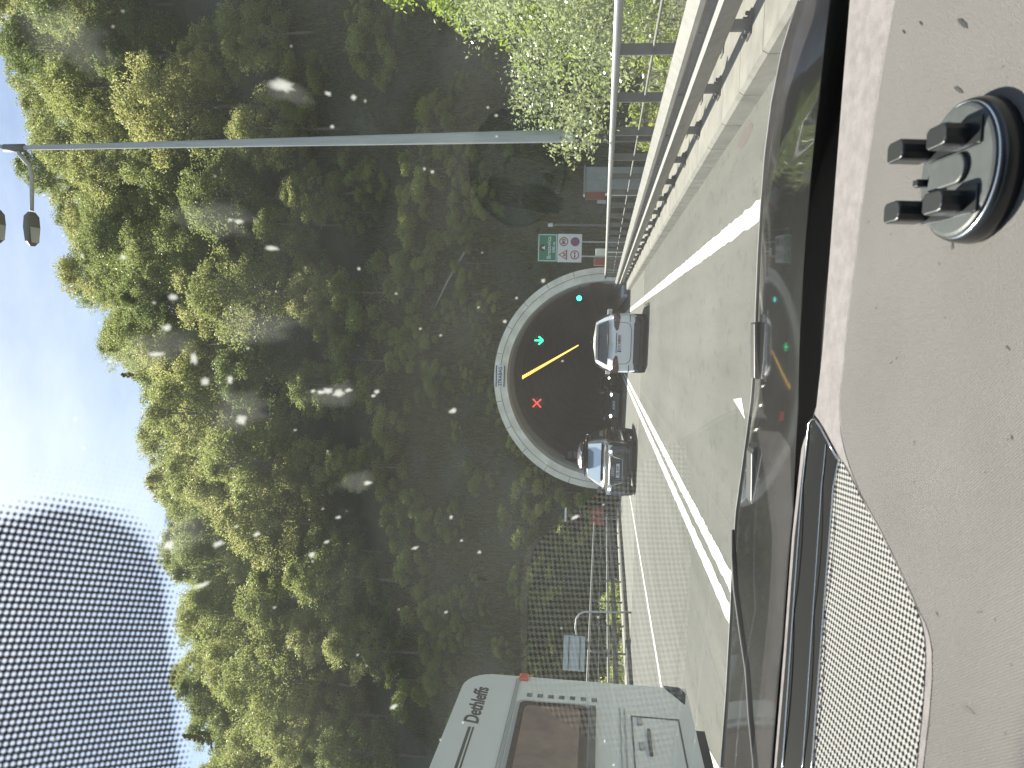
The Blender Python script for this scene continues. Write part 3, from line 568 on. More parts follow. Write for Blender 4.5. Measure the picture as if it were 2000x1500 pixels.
# --- white hatchback seen from behind (rear at y=L)
wc = thing('parked_car', 'white hatchback driving ahead of us into the tunnel, seen from behind', 'car', (-.335, 22.78+4.0, 0), R_(180)); wc.name = 'white_hatchback'
L = 4.0
body_loft([(0, .34, .66, .62, 0), (.12, .24, .74, .80, .01), (.5, .2, .88, .87, .03), (1.0, .19, .98, .89, .02), (2.2, .19, 1.02, .895, 0), (3.3, .2, 1.05, .895, 0), (3.75, .3, 1.06, .87, 0), (3.93, .34, 1.05, .83, 0), (4.0, .38, .96, .76, 0)]).build('body', 'car_white', wc, bevel=.012, smooth=True)
cabin(.95, 3.95, 1.8, 3.50, 1.02, 1.54, .83, .62, 1.50).build('cabin', 'car_white', wc, bevel=.05, smooth=True, seg=3)
pane('rear_window', wc, [(.66, 3.915, 1.11), (-.66, 3.915, 1.11), (-.53, 3.60, 1.40), (.53, 3.60, 1.40)], off=.03)
for s in (1, -1):
    q = [(s*.845, 1.35, 1.06), (s*.85, 3.55, 1.08), (s*.70, 3.3, 1.44), (s*.70, 1.95, 1.46)]
    pane('side_window', wc, q if s > 0 else q[::-1], off=.02)
MB().box(-.56, .56, 3.46, 3.66, 1.475, 1.50).build('roof_spoiler', 'car_white', wc, bevel=.012); MB().box(-.18, .18, 3.66, 3.672, 1.478, 1.495).build('brake_light', 'tail_red', wc)
for s in (1, -1):
    MB().prism([(s*.40, 3.995, .845), (s*.36, 3.998, .90), (s*.48, 4.0, .965), (s*.88, 3.92, .995), (s*.90, 3.88, .82), (s*.74, 3.985, .79)], (0, .045, 0)).build('tail_lamp', 'tail_red', wc, bevel=.01)
    MB().box(s*.74-.11, s*.74+.11, 3.99, 4.02, .50, .52).build('reflector', 'tail_red', wc); wheel(wc, s*.78, .72, .31, .2); wheel(wc, s*.78, 3.25, .31, .2)
    mirror(wc, s*.86, 1.35, 1.08, 'car_white')
mb = MB(); P = [(-.62, .86), (-.60, .60), (-.54, .50), (-.4, .46), (.4, .46), (.54, .50), (.60, .60), (.62, .86)]
mb.tube([(x, 4.008 if abs(x) < .6 else 3.995, z) for x, z in P], .009, 6); mb.build('tailgate_gap', 'black_plastic', wc)
MB().box(-.34, .34, 3.985, 4.004, .73, .90).build('plate_recess', 'car_white', wc, bevel=.01); MB().box(-.30, .30, 4.004, 4.012, .876, .9).build('handle_trim', 'black_plastic', wc)
plate(wc, (0, 4.006, .80), 'J1C N8830', back=True)
body_loft([(3.5, .16, .40, .80, 0), (3.9, .18, .41, .80, 0), (4.02, .22, .39, .70, 0)]).build('lower_bumper', 'black_plastic', wc, bevel=.02, smooth=True)
MB().box(-.78, .78, .4, 3.9, .12, .3).build('underbody', 'black_plastic', wc)
MB().tube([(0.05, 3.97, 1.12), (-.28, 3.93, 1.16)], .012).build('rear_wiper', 'black_plastic', wc); MB().tube([(0, 3.3, 1.52), (0, 3.42, 1.66)], .008).build('aerial', 'black_plastic', wc)
# --- large dark car with a roof box coming towards us
sv = thing('dark_suv', 'large dark grey car with a roof box leaving the tunnel towards us', 'car', (-4.78, 26.4, 0))
body_loft([(0, .36, .78, .70, 0), (.08, .26, .92, .86, .01), (.35, .22, 1.0, .94, .03), (.9, .2, 1.06, .965, .05), (1.45, .2, 1.12, .975, .03), (2.6, .2, 1.14, .98, 0), (4.2, .22, 1.14, .97, 0), (4.85, .3, 1.1, .9, 0), (5.0, .4, 1.0, .8, 0)]).build('body', 'car_graphite', sv, bevel=.015, smooth=True)
cabin(1.35, 4.85, 2.15, 4.3, 1.10, 1.72, .90, .68, 1.68).build('cabin', 'car_graphite', sv, bevel=.06, smooth=True, seg=3)
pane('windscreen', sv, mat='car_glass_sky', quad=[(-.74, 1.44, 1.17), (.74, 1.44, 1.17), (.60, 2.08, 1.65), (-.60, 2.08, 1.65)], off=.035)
for s in (1, -1):
    q = [(s*.925, 1.8, 1.16), (s*.93, 4.3, 1.18), (s*.76, 3.95, 1.60), (s*.76, 2.4, 1.62)]
    pane('side_window', sv, q if s > 0 else q[::-1], off=.02); wheel(sv, s*.84, .95, .38, .26); wheel(sv, s*.84, 3.95, .38, .26); mirror(sv, s*.95, 1.75, 1.20, 'car_graphite')
    MB().prism([(s*.52, .02, .80), (s*.86, .16, .83), (s*.88, .18, .97), (s*.50, .06, .95)], (0, -.035, 0)).build('headlight', 'lamp_glass', sv, bevel=.012); MB().lathe([(0, -.052), (.05, -.05), (.055, -.03)], (s*.66, .06, .89), 'y', 14).build('headlight_lens', 'daylight_lamp', sv)
    MB().prism([(s*.55, -.005, .44), (s*.84, .10, .46), (s*.84, .10, .70), (s*.60, .0, .66)], (0, -.02, 0)).build('air_intake', 'black_plastic', sv, bevel=.01)
    MB().tube([(s*.66, 2.3, 1.77), (s*.70, 2.5, 1.80), (s*.70, 4.0, 1.78), (s*.66, 4.2, 1.73)], .02).build('roof_rail', 'chrome', sv, smooth=True)
gl = MB().prism([(-.47, -.012, .88), (.47, -.012, .88), (.50, -.012, .80), (.40, -.012, .46), (-.40, -.012, .46), (-.50, -.012, .80)], (0, .05, 0)).build('grille', 'black_plastic', sv)
mb = MB()
for k in range(13): x = -.42+.07*k; mb.box(x-.008, x+.008, -.022, -.012, .50, .85)
mb.build('grille_bars', 'galvanised', gl); mb = MB(); pts = [(-.47, .88), (.47, .88), (.50, .80), (.40, .46), (-.40, .46), (-.50, .80), (-.47, .88)]
mb.tube([(x, -.014, z) for x, z in pts], .014, 6); mb.build('grille_frame', 'chrome', gl)
mb = MB()
for k in range(4):
    cx = -.1125+.075*k; mb.tube([(cx+.05*math.cos(2*math.pi*j/20), -.028-.002*(k % 2), .79+.05*math.sin(2*math.pi*j/20)) for j in range(21)], .007, 6, cap=False)
mb.build('ring_emblem', 'chrome', gl); plate(sv, (0, -.026, .62), '3BL 6371')
MB().box(-.6, .6, -.015, .05, .30, .42).build('lower_bumper', 'black_plastic', sv, bevel=.01); MB().box(-.85, .85, .3, 4.7, .14, .3).build('underbody', 'black_plastic', sv)
rbx = body_loft([(1.9, 1.84, 1.92, .28, 0), (2.05, 1.82, 2.0, .38, .02), (2.6, 1.81, 2.06, .42, .03), (3.8, 1.81, 2.07, .42, .03), (4.15, 1.82, 2.02, .38, .02)]).build('roof_box', 'car_black', sv, smooth=True)
mb = MB(); [mb.box(-.72, .72, y-.03, y+.03, 1.775, 1.81) for y in (2.6, 3.7)]; mb.build('crossbars', 'black_plastic', sv)
# --- dark saloons with lit headlights further inside
def saloon(loc, label, lit, body='8A2 1194'):
    t = thing('dark_saloon', label, 'car', loc)
    body_loft([(0, .34, .66, .66, 0), (.1, .24, .76, .80, .01), (.4, .2, .84, .87, .02), (1.1, .18, .92, .89, .03), (2.2, .18, .95, .9, 0), (3.6, .2, .97, .88, 0), (4.3, .26, .96, .84, 0), (4.45, .36, .86, .74, 0)]).build('body', 'car_black', t, bevel=.012, smooth=True)
    cabin(1.1, 3.9, 1.95, 3.2, .92, 1.42, .82, .58).build('cabin', 'car_black', t, bevel=.05, smooth=True, seg=3)
    pane('windscreen', t, [(-.66, 1.2, .98), (.66, 1.2, .98), (.50, 1.9, 1.36), (-.50, 1.9, 1.36)], off=.03); MB().box(-.45, .45, -.01, .04, .48, .66).build('grille', 'black_plastic', t); plate(t, (0, -.012, .5), body)
    for s in (1, -1):
        MB().prism([(s*.50, -.005, .60), (s*.80, .10, .62), (s*.82, .12, .72), (s*.50, .02, .70)], (0, -.03, 0)).build('headlight_housing', 'lamp_glass', t)
        h = MB().lathe([(0, -.055), (.055, -.05), (.06, -.03)], (s*.63, .04, .66), 'y', 14).build('headlight', 'headlight_on', t); wheel(t, s*.79, .85, .31, .2); wheel(t, s*.79, 3.6, .31, .2); mirror(t, s*.86, 1.55, 1.0, 'car_black')
    return t
saloon((-4.35, 45.6, 0), 'black saloon with lit headlights waiting just inside the tunnel mouth', True)
saloon((-4.35, 62, 0), 'farther black car with lit headlights deep inside the tunnel', True, '4B7 2380')
# --- caravan passing on the left
XC = -3.4
cv = thing('caravan', 'white touring caravan passing close by in the oncoming lane', 'caravan', (XC, 7.3, 0))
def cside(x):                                          # outline in (y, z), y local from the far end; rounded upper and lower corners
    pts = [(0, .39), (0, 2.28)]
    pts += [(-.30+.30*math.cos(a), 2.24+.27*math.sin(a)) for a in np.linspace(0.1, math.pi/2, 7)]
    pts += [(-4.9, 2.53), (-5.25, 2.30), (-5.5, 1.5), (-5.3, .62), (-5.1, .38)]
    return [(x, y, z) for y, z in pts]
cvb = MB().prism(cside(0), (-2.25, 0, 0)).build('body', 'caravan_white', cv, bevel=.035, seg=3)
MB().prism([(.012, -.34, .43), (.012, -.10, .40), (.012, .02, .45), (.012, .03, .62), (.012, -.06, .58), (.012, -.2, .50)], (-.4, 0, 0)).build('corner_bumper', 'caravan_dark', cv, bevel=.02)
MB().box(-2.1, -.22, -5.0, -.35, .25, .40).build('chassis', 'caravan_dark', cv)
for z, h in ((1.985, .02), (2.01, .008)): MB().box(0, .012, -5.3, -.06, z-h/2, z+h/2).build('side_trim', 'caravan_trim', cv, bevel=.003)
mb = MB()
for k in range(7): z = 1.86-.1*k; mb.box(.0, .006, -.405, -.345, z-.025, z+.025)
mb.build('vent_squares', 'caravan_grey', cv)
def rrect(y0, y1, z0, z1, r, x):
    out = []
    for cy, cz, a0 in ((y1-r, z1-r, 0), (y0+r, z1-r, 90), (y0+r, z0+r, 180), (y1-r, z0+r, 270)): out += [(x, cy+r*math.cos(R_(a0+a)), cz+r*math.sin(R_(a0+a))) for a in (0, 30, 60, 90)]
    return out
wn = MB().prism(rrect(-1.95, -.49, 1.24, 1.96, .07, 0), (.012, 0, 0)).build('window', 'caravan_trim', cv); MB().prism(rrect(-1.92, -.52, 1.31, 1.93, .06, .012), (.004, 0, 0)).build('window_pane', 'caravan_glass', wn); MB().prism(rrect(-1.87, -.60, 1.38, 1.88, .05, .016), (.002, 0, 0)).build('inner_pane', 'caravan_curtain', wn)
mb = MB(); mb.box(.012, .03, -1.92, -.53, 1.245, 1.30); mb.build('window_rail', 'galv_dull', wn)
hb = MB()
for (y0, z0), (y1, z1) in ((((-.62), .93), (-.62, .52)), ((-.62, .93), (-1.7, .93)), ((-.62, .52), (-1.7, .52))): hb.box(.0, .008, min(y0, y1)-.006, max(y0, y1)+.006, min(z0, z1)-.006, max(z0, z1)+.006)
hb.build('locker_door_gap', 'caravan_grey', cv); mb = MB(); [mb.box(0, .022, y-.05, y+.05, .845, .885) for y in (-.72, -1.12)]; mb.build('locker_hinges', 'caravan_trim', cv, bevel=.004); MB().box(0, .03, -1.25, -.86, .78, .81).build('locker_handle', 'caravan_grey', cv, bevel=.006)
for z in (.99, 1.03): MB().box(0, .010, -5.2, -.5, z-.006, z+.006).build('side_groove', 'caravan_trim', cv)
mk = MB().box(-.01, .03, -.10, .02, 1.90, 1.99).build('marker_light', 'marker_orange', cv, bevel=.015, seg=3)
text('lettering', 'Dethleffs', .185, 'stripe_dark', cv, (.002, -.64, 2.31), (R_(90), 0, R_(90)), .002, bold=.004, shear=.22)
mb = MB(); mb.box(0, .003, -3.5, -1.03, 2.272, 2.287); mb.box(0, .003, -3.5, -1.03, 2.30, 2.325); mb.build('stripes', 'stripe_dark', cv)
for y in (-2.9,):
    wheel(cv, -.14, y, .32, .2); wheel(cv, -2.1, y, .32, .2)
# ------------------------------------------------------------------ our own car: windscreen, dashboard, hood
oc = thing('own_car', 'dark car we sit in: grey dashboard, windscreen, black hood at the bottom', 'car', (0, 0, 0))
def gsheet(name, mat, off, As, Bs, flip):
    mb = MB(); mb.grid([[gpt(a, b, off) for a in As] for b in Bs]); o = mb.build(name, mat, oc, smooth=True, autofix=False)
    me = o.data; s = sum((Vector(p.normal).dot(Vector(GN)) for p in me.polygons[:50]))
    if (s > 0) == flip: me.flip_normals()
    return o
AS = np.linspace(-1.05, .56, 60); BS = np.linspace(-.06, .99, 44)
wi = gsheet('windscreen', 'windscreen_inner', 0.0, AS, BS, True)
wo = gsheet('windscreen_outer_face', 'windscreen_outer', .005, AS, BS, False)
# black printed border with dots (behind the mirror) and along the foot of the glass
q1 = np.array(ghit(0, 958)); q2 = np.array(ghit(345, 1250)); q3 = np.array(ghit(368, 1500))
FA, FB, FR = q1[0]-.006, q2[1]-.004, .07
def frit_mat():
    m = bpy.data.materials.new('dotted_print'); m.use_nodes = True; nt = m.node_tree; b = nt.nodes['Principled BSDF']; b.inputs['Base Color'].default_value = (.035, .034, .034, 1); b.inputs['Roughness'].default_value = .7
    uv = node(nt, 'UVMap'); sx = node(nt, 'SeparateXYZ'); nt.links.new(uv.outputs[0], sx.inputs[0])
    d = dots(nt, sx.outputs[0], sx.outputs[1], .0030, R_(-22))
    at = node(nt, 'Attribute', attribute_name='edge'); 
    t = node(nt, 'MapRange'); t.inputs[1].default_value = 0; t.inputs[2].default_value = .011; t.inputs[3].default_value = -2.05; t.inputs[4].default_value = .52; nt.links.new(at.outputs['Fac'], t.inputs[0])
    sb = node(nt, 'Math', operation='SUBTRACT'); nt.links.new(d, sb.inputs[0]); nt.links.new(t.outputs[0], sb.inputs[1])
    r = node(nt, 'MapRange'); r.inputs[1].default_value = -.2; r.inputs[2].default_value = .2; nt.links.new(sb.outputs[0], r.inputs[0])
    tr = node(nt, 'BsdfTransparent'); mxs = node(nt, 'MixShader'); nt.links.new(r.outputs[0], mxs.inputs[0]); nt.links.new(b.outputs[0], mxs.inputs[1]); nt.links.new(tr.outputs[0], mxs.inputs[2]); nt.links.new(mxs.outputs[0], nt.nodes['Material Output'].inputs[0]); MATS['dotted_print'] = m
frit_mat()
fa = np.linspace(-.75, FA+.012, 70); fb = np.linspace(FB-.012, .985, 60)
mb = MB(); mb.grid([[gpt(a, b, .002) for a in fa] for b in fb]); fo = mb.build('dotted_border', 'dotted_print', oc, autofix=False, smooth=True)
uvl = fo.data.uv_layers.new(name='UVMap'); ab = [(a, b) for b in fb for a in fa]
def sdf(a, b):
    b = b-(a-q2[0])*((q3[1]-q2[1])/(q3[0]-q2[0]))
    qa, qb = a-FA+FR, FB+FR-b; return -(math.hypot(max(qa, 0), max(qb, 0))+min(max(qa, qb), 0)-FR)
at = fo.data.attributes.new('edge', 'FLOAT', 'POINT'); at.data.foreach_set('value', [sdf(a, b) for a, b in ab])
for lp_ in fo.data.loops: uvl.data[lp_.index].uv = ab[lp_.vertex_index]
low = [(ix, iy) for ix, iy in ((1640, -60), (1622, 0), (1600, 200), (1580, 400), (1566, 600), (1560, 800), (1550, 1000), (1530, 1250), (1508, 1500), (1498, 1600))]
mb = MB(); rows = [[], []]
for ix, iy in low:
    a, b = ghit(ix, iy); rows[0].append(gpt(a, b, .0015)); rows[1].append(gpt(a, -.05, .0015))
mb.grid(rows); mb.build('black_border', 'matt_black', oc)
# specks and insect marks on the glass
rs = random.Random(11)
def splat(name, mat, lst, off):
    mb = MB(); soft = []
    for ix, iy, rx, ry in lst:
        a, b = ghit(ix, iy); P = gpt(a, b); k = np.linalg.norm(P-CAM)/FPX; n = 14
        ph = [rs.uniform(.6, 1.1) for _ in range(n)]; rings = [[(1.3*f*ph[j]*math.cos(2*math.pi*j/n), 1.3*f*ph[j]*math.sin(2*math.pi*j/n)) for j in range(n)] for f in (.55, 1.0)]
        vs = [gpt(a, b, off)]+[gpt(a-ry*k*x, b+rx*1.25*k*y, off) for r in rings for x, y in r]; soft += [1.0]+[.75]*n+[0.0]*n
        mb.add(vs, [(0, 1+j, 1+(j+1) % n) for j in range(n)]+[(1+j, 1+n+j, 1+n+(j+1) % n, 1+(j+1) % n) for j in range(n)])
    o = mb.build(name, mat, oc, autofix=False); at = o.data.attributes.new('soft', 'FLOAT', 'POINT'); at.data.foreach_set('value', soft); return o
S1 = [(552, 168, 20, 11), (640, 183, 6, 4), (648, 248, 4, 3), (690, 190, 5, 5), (828, 330, 3, 3), (843, 336, 4, 3), (448, 430, 4, 3), (465, 433, 8, 4), (530, 485, 12, 4), (240, 503, 6, 4), (338, 580, 7, 6), (325, 640, 8, 6), (378, 700, 6, 11), (305, 692, 12, 5), (400, 745, 8, 9), (448, 742, 5, 8),
      (640, 763, 10, 6), (660, 768, 12, 7), (625, 766, 7, 5), (680, 762, 7, 4), (610, 764, 5, 3), (735, 765, 5, 4), (728, 773, 5, 3), (395, 1142, 13, 5), (330, 1065, 8, 9), (425, 1062, 10, 6), (500, 1043, 6, 5), (608, 1083, 6, 5), (637, 1058, 6, 3), (884, 802, 8, 5), (718, 943, 9, 4), (768, 1380, 7, 5), (870, 1195, 4, 2), (880, 1010, 4, 4), (935, 1078, 4, 3), (820, 642, 3, 2), (860, 655, 3, 2), (1060, 548, 5, 4), (700, 525, 3, 3), (985, 628, 4, 3), (1008, 582, 3, 3), (215, 706, 4, 3), (470, 820, 9, 10), (810, 1070, 7, 3), (1122, 1010, 10, 4), (660, 1010, 5, 3), (952, 210, 3, 2), (968, 226, 3, 3)]
for k in range(46): S1.append((rs.uniform(60, 1200), rs.uniform(0, 1500), rs.uniform(1.4, 3.2), rs.uniform(1.2, 2.6)))
splat('insect_marks', 'splat', S1, -.0006)['kind'] = 'stuff'
S2 = [(470, 800, 60, 40), (650, 770, 55, 24), (560, 180, 40, 18), (300, 680, 70, 40), (420, 430, 60, 30), (340, 1050, 50, 40), (700, 940, 40, 20), (130, 80, 60, 45), (500, 640, 70, 36)]
splat('smears', 'smear', S2, -.0009)['kind'] = 'stuff'
# dashboard
def dpoly(pts, h): return [D(ix, iy, h) for ix, iy in pts]
def slab(name, mat, pts, h0, h1, bevel=0, parent=oc):
    P0, P1 = dpoly(pts, h0), dpoly(pts, h0); P1 = [p+ND*(h1-h0) for p in P1]
    n = len(pts); mb = MB(); mb.add(P0+P1, [tuple(range(n)), tuple(range(n, 2*n))]+[(i, (i+1) % n, n+(i+1) % n, n+i) for i in range(n)]); return mb.build(name, mat, parent, bevel=bevel)
def dpt(x, y, h=0): return np.array([x, y, (DD+h+crownx(x)-ND[0]*x-ND[1]*y)/ND[2]])
far = [(1668, -120), (1660, 0), (1646, 170), (1632, 350), (1619, 520), (1606, 690), (1594, 800), (1566, 1050), (1549, 1270), (1532, 1500), (1522, 1640)]
fx = [(D(*p)[0], D(*p)[1]) for p in far]; fx.sort(); FX = [p[0] for p in fx]; FY = [p[1] for p in fx]
def yfar(x): return float(np.interp(x, FX, FY))+.012
mb = MB(); rows = []
for j in range(30):
    row = []
    for i in range(50):
        x = -1.0+1.52*i/49; yf = yfar(x); y = yf+.04-(yf+.04-.53)*(j/24) if j <= 24 else .53-.03*math.sin((j-24)/5*1.4)
        h = -.0003-(max(0, .02*(1-(yf-y)/.05))**1)*1.2*(y > yf-.05)-(0 if j <= 24 else .09*((j-24)/5)**1.6)
        row.append(dpt(x, y, h))
    rows.append(row)
for dz in (.12, .3, .5): rows.append([p-np.array([0, -.02*dz, dz]) for p in rows[29]])
mb.grid(rows); db = mb.build('dashboard', 'dash_cloth', oc, smooth=True)
lb = [(1748, -120), (1748, 0), (1732, 90), (1717, 183), (1699, 300), (1683, 410), (1668, 540), (1655, 640), (1648, 722), (1642, 765), (1641, 800), (1643, 845), (1650, 880), (1660, 915), (1674, 950), (1692, 990), (1716, 1040), (1745, 1098), (1770, 1150), (1792, 1190), (1806, 1215), (1815, 1240), (1820, 1270), (1821, 1320), (1815, 1400), (1803, 1500), (1790, 1600)]
def resample(pts, n):
    P = np.array(pts, float); d = np.concatenate([[0], np.cumsum(np.linalg.norm(np.diff(P, axis=0), axis=1))]); q = np.linspace(0, d[-1], n); return [(float(np.interp(t, d, P[:, 0])), float(np.interp(t, d, P[:, 1]))) for t in q]
def strip(mb, l1, l2, n, h=.0003):
    A, B_ = resample(l1, n), resample(l2, n); rows = [dpoly(A, -.012), dpoly(A, h-.0006), [p*.94+q*.06 for p, q in zip(dpoly(A, h), dpoly(B_, h))], [p*.06+q*.94 for p, q in zip(dpoly(A, h), dpoly(B_, h))], dpoly(B_, h-.0006), dpoly(B_, -.006)]; mb.grid(rows)
mb = MB(); strip(mb, far[:7]+[(1590, 808)], lb[1:11], 60); strip(mb, [(1590, 808), (1600, 822), (1614, 846), (1638, 893), (1653, 908), (1665, 930), (1682, 968), (1719, 1034), (1755, 1108), (1782, 1165), (1800, 1210), (1808, 1245), (1810, 1290), (1805, 1372), (1792, 1500), (1778, 1600)], lb[10:], 90)
strip(mb, [(1594, 800), (1566, 870), (1547, 1050), (1531, 1270), (1512, 1500), (1503, 1600)], [(1590, 808), (1572, 880), (1552, 1050), (1536, 1270), (1517, 1500), (1508, 1600)], 40)
mb.build('leather_band', 'dash_leather', oc)
def patch(name, mat, l1, l2, n, m, h):
    A, B_ = resample(l1, n), resample(l2, n); mb = MB()
    mb.grid([[D(a[0]+(b[0]-a[0])*t/m, a[1]+(b[1]-a[1])*t/m, h if 0 <= t <= m else -.01) for a, b in zip(A, B_)] for t in range(0, m+1)])
    for L_ in (A, B_): mb.grid([dpoly(L_, h), dpoly(L_, -.012)])
    return mb.build(name, mat, oc)
patch('gloss_panel', 'gloss_black', [(1577, 825), (1573, 866), (1571, 880), (1552, 1050), (1536, 1270), (1516, 1500), (1506, 1600)], [(1590, 813), (1612, 848), (1634, 893), (1627, 950), (1606, 1230), (1585, 1500), (1575, 1600)], 60, 4, .0012)
def chromeline(pts, r=.0011, h=.002): return MB().tube(dpoly(pts, h), r, 6).build('chrome_trim', 'chrome', oc, smooth=True)
chromeline([(1522, 1600), (1530, 1480), (1549, 1200), (1567, 950), (1580, 828), (1586, 819), (1592, 819), (1603, 836), (1618, 864), (1636, 897)])
chromeline([(1560, 1600), (1569, 1480), (1588, 1200), (1605, 950), (1613, 868)], .0008)
chromeline([(1578, 1600), (1587, 1480), (1608, 1200), (1628, 950), (1637, 900)], .0009)
patch('speaker_grille', 'perforated_grille', [(1638, 897), (1630, 950), (1611, 1200), (1590, 1490), (1581, 1600)], [(1644, 900), (1662, 933), (1682, 974), (1719, 1040), (1755, 1112), (1780, 1168), (1798, 1212), (1805, 1245), (1807, 1290), (1802, 1372), (1789, 1500), (1775, 1600)], 60, 14, .0004)
def lint(lst):
    mb = MB()
    for ix, iy, l, ang in lst:
        P = D(ix, iy, .0002); k = np.linalg.norm(P-CAM)/FPX; u = np.array([math.cos(ang), math.sin(ang), 0])*l*k; v = np.array([-math.sin(ang), math.cos(ang), 0])*l*k*.22
        q = [P-u+v*.4, P-u*.4+v, P+u*.5+v*.8, P+u, P+u*.4-v*.9, P-u*.5-v*.6]; q = [dpt(p[0], p[1], .0002) for p in q]; mb.add(q, [tuple(range(6))])
    return mb
rs = random.Random(4); lst = [(1880, 45, 20, .9), (1872, 175, 16, 1.0), (1798, 45, 8, .9), (1765, 62, 7, .8), (1665, 160, 9, .2), (1740, 708, 6, 2), (1750, 700, 5, 2.2), (1968, 680, 8, 1), (1975, 855, 6, .5), (1785, 865, 5, .2), (1890, 1385, 18, 1.7), (1912, 1195, 8, 2), (1830, 1200, 6, 1), (1860, 480, 8, .3), (1640, 930, 7, 0.3), (1858, 483, 6, .3)]
for k in range(22): lst.append((rs.uniform(1690, 1995), rs.uniform(0, 1500), rs.uniform(1.5, 4), rs.uniform(0, 3)))
lint(lst).build('lint_specks', 'matt_black', oc)['kind'] = 'stuff'
# hood
edge = [(1578, -80), (1563, 0), (1545, 50), (1530, 100), (1510, 200), (1497, 300), (1489, 400), (1483, 500), (1479, 600), (1476, 700), (1470, 780), (1461, 850), (1450, 930), (1440, 1000), (1433, 1100), (1429, 1200), (1421, 1350), (1410, 1500), (1402, 1640)]
rows = []
cols = []
for ix, iy in edge:
    p = aty(ix, iy, 2.0); u = (p[0]+.40)/.86; yf = 2.16-.16*abs(u)**2.2; pf = aty(ix, iy, yf)
    xr = pf[0]*.93; hr = .972-.10*max(0, (xr-.30)/.15)**1.5*1.0
    col = []
    for t in np.linspace(0, 1, 22):                       # 0 rear .. 1 front
        y = .98+(yf-.98)*t; x = xr+(pf[0]-xr)*t; z = hr+(pf[2]-hr)*(.12*t+.88*t*t) ; col.append((x, y, z))
    for dy, dz in ((.03, -.012), (.06, -.05), (.08, -.16), (.07, -.35)): col.append((pf[0], yf+dy, pf[2]+dz))
    cols.append(col)
mb = MB(); mb.grid(cols); hd = mb.build('hood', 'dark_hood', oc, smooth=True)
mb = MB(); mb.tube([np.array(aty(ix, iy, c[21][1]))+np.array([0, .004, .002]) for (ix, iy), c in zip(edge, cols)][1:-1], .0032, 6); mb.build('hood_edge_highlight', 'galvanised', oc, smooth=True)  # added pale tube standing in for the highlight at the hood's panel gap
def on_hood(ix, iy, y): return aty(ix, iy, y)
b0, b1 = aty(1497, 626, 2.02), aty(1497, 744, 2.02)
mb = MB(); mb.prism([(b1[0], 2.0, b1[2]-.004), (b0[0], 2.0, b0[2]-.004), (b0[0]-.006, 2.0, b0[2]+.034), (b1[0]+.006, 2.0, b1[2]+.034)], (0, .05, 0)); sc_ = mb.build('hood_scoop', 'satin_black', oc, bevel=.004)
mb = MB(); mb.tube([(b1[0]+.012, 1.998, b1[2]+.012), (b1[0]+.03, 1.996, b1[2]+.002), (b0[0]-.03, 1.996, b0[2]+.002), (b0[0]-.012, 1.998, b0[2]+.012)], .002, 6); mb.build('scoop_trim', 'chrome', sc_)
b0, b1 = aty(1488, 865, 1.9), aty(1478, 990, 1.9); cx, cz = (b0[0]+b1[0])/2, (b0[2]+b1[2])/2; hw = (b0[0]-b1[0])/2
mb = MB(); rr = .022
mb.prism([(cx+sx*(hw-rr)+rr*math.cos(R_(a)), 1.86, cz+.004+rr*math.sin(R_(a))+sx*.002) for sx, A0 in ((1, -90), (-1, 90)) for a in range(A0, A0+181, 30)], (0, .07, 0)); ln = mb.build('washer_cover', 'satin_black', oc, bevel=.006, seg=3)  # black washer cover with a small clear plate, holds no lamp
MB().box(cx-hw*.75, cx+hw*.35, 1.852, 1.86, cz-.006, cz+.012).build('washer_cover_plate', 'lamp_glass', ln)
# wiper resting on the outside of the glass
pth = [(1432, 1035), (1433, 1085), (1437, 1150), (1448, 1230), (1460, 1310), (1466, 1400), (1474, 1480), (1480, 1560)]; wp = [aty(p[0], p[1], 1.17) for p in pth]
MB().tube(wp, [.002]+[.0045]*6+[.005], 8).build('wiper', 'matt_black', oc, smooth=True)
# shell of the cabin round the camera
mb = MB(); mb.grid([[gpt(a, .985, 0)+np.array([0, -dy, dz]) for a in np.linspace(-1.05, .56, 14)] for dy, dz in ((0, 0), (.25, .05), (.7, .07), (1.3, .05), (1.7, -.02))]); mb.build('headliner', 'headliner', oc, smooth=True)
mb = MB(); mb.grid([[gpt(a, .985, .004)+np.array([0, -dy, dz+.02]) for a in np.linspace(-1.08, .59, 14)] for dy, dz in ((-.01, -.012), (.25, .05), (.7, .07), (1.3, .05), (1.75, -.02))]); mb.build('roof', 'dark_hood', oc, smooth=True)
mb = MB(); mb.box(-1.2, .64, -1.7, .95, .28, .32); mb.box(.60, .66, -1.7, .6, .30, .96); mb.box(-1.26, -1.20, -1.7, .6, .30, .96); mb.box(-1.2, .6, -1.74, -1.7, .3, 1.1); mb.build('cabin_tub', 'cabin_dark', oc)
mb = MB(); mb.box(.60, .67, 1.0, 2.0, .35, .84); mb.box(-1.5, -1.44, 1.0, 2.0, .35, .84); mb.box(-1.44, .60, 2.02, 2.1, .3, .58); mb.build('fenders', 'dark_hood', oc)
for sx, x in ((1, .555), (-1, -1.045)):
    mb = MB(); mb.tube([gpt(x, b, .004) for b in np.linspace(-.05, .98, 10)], .028, 8); mb.build('windscreen_pillar', 'cabin_dark', oc, smooth=True)
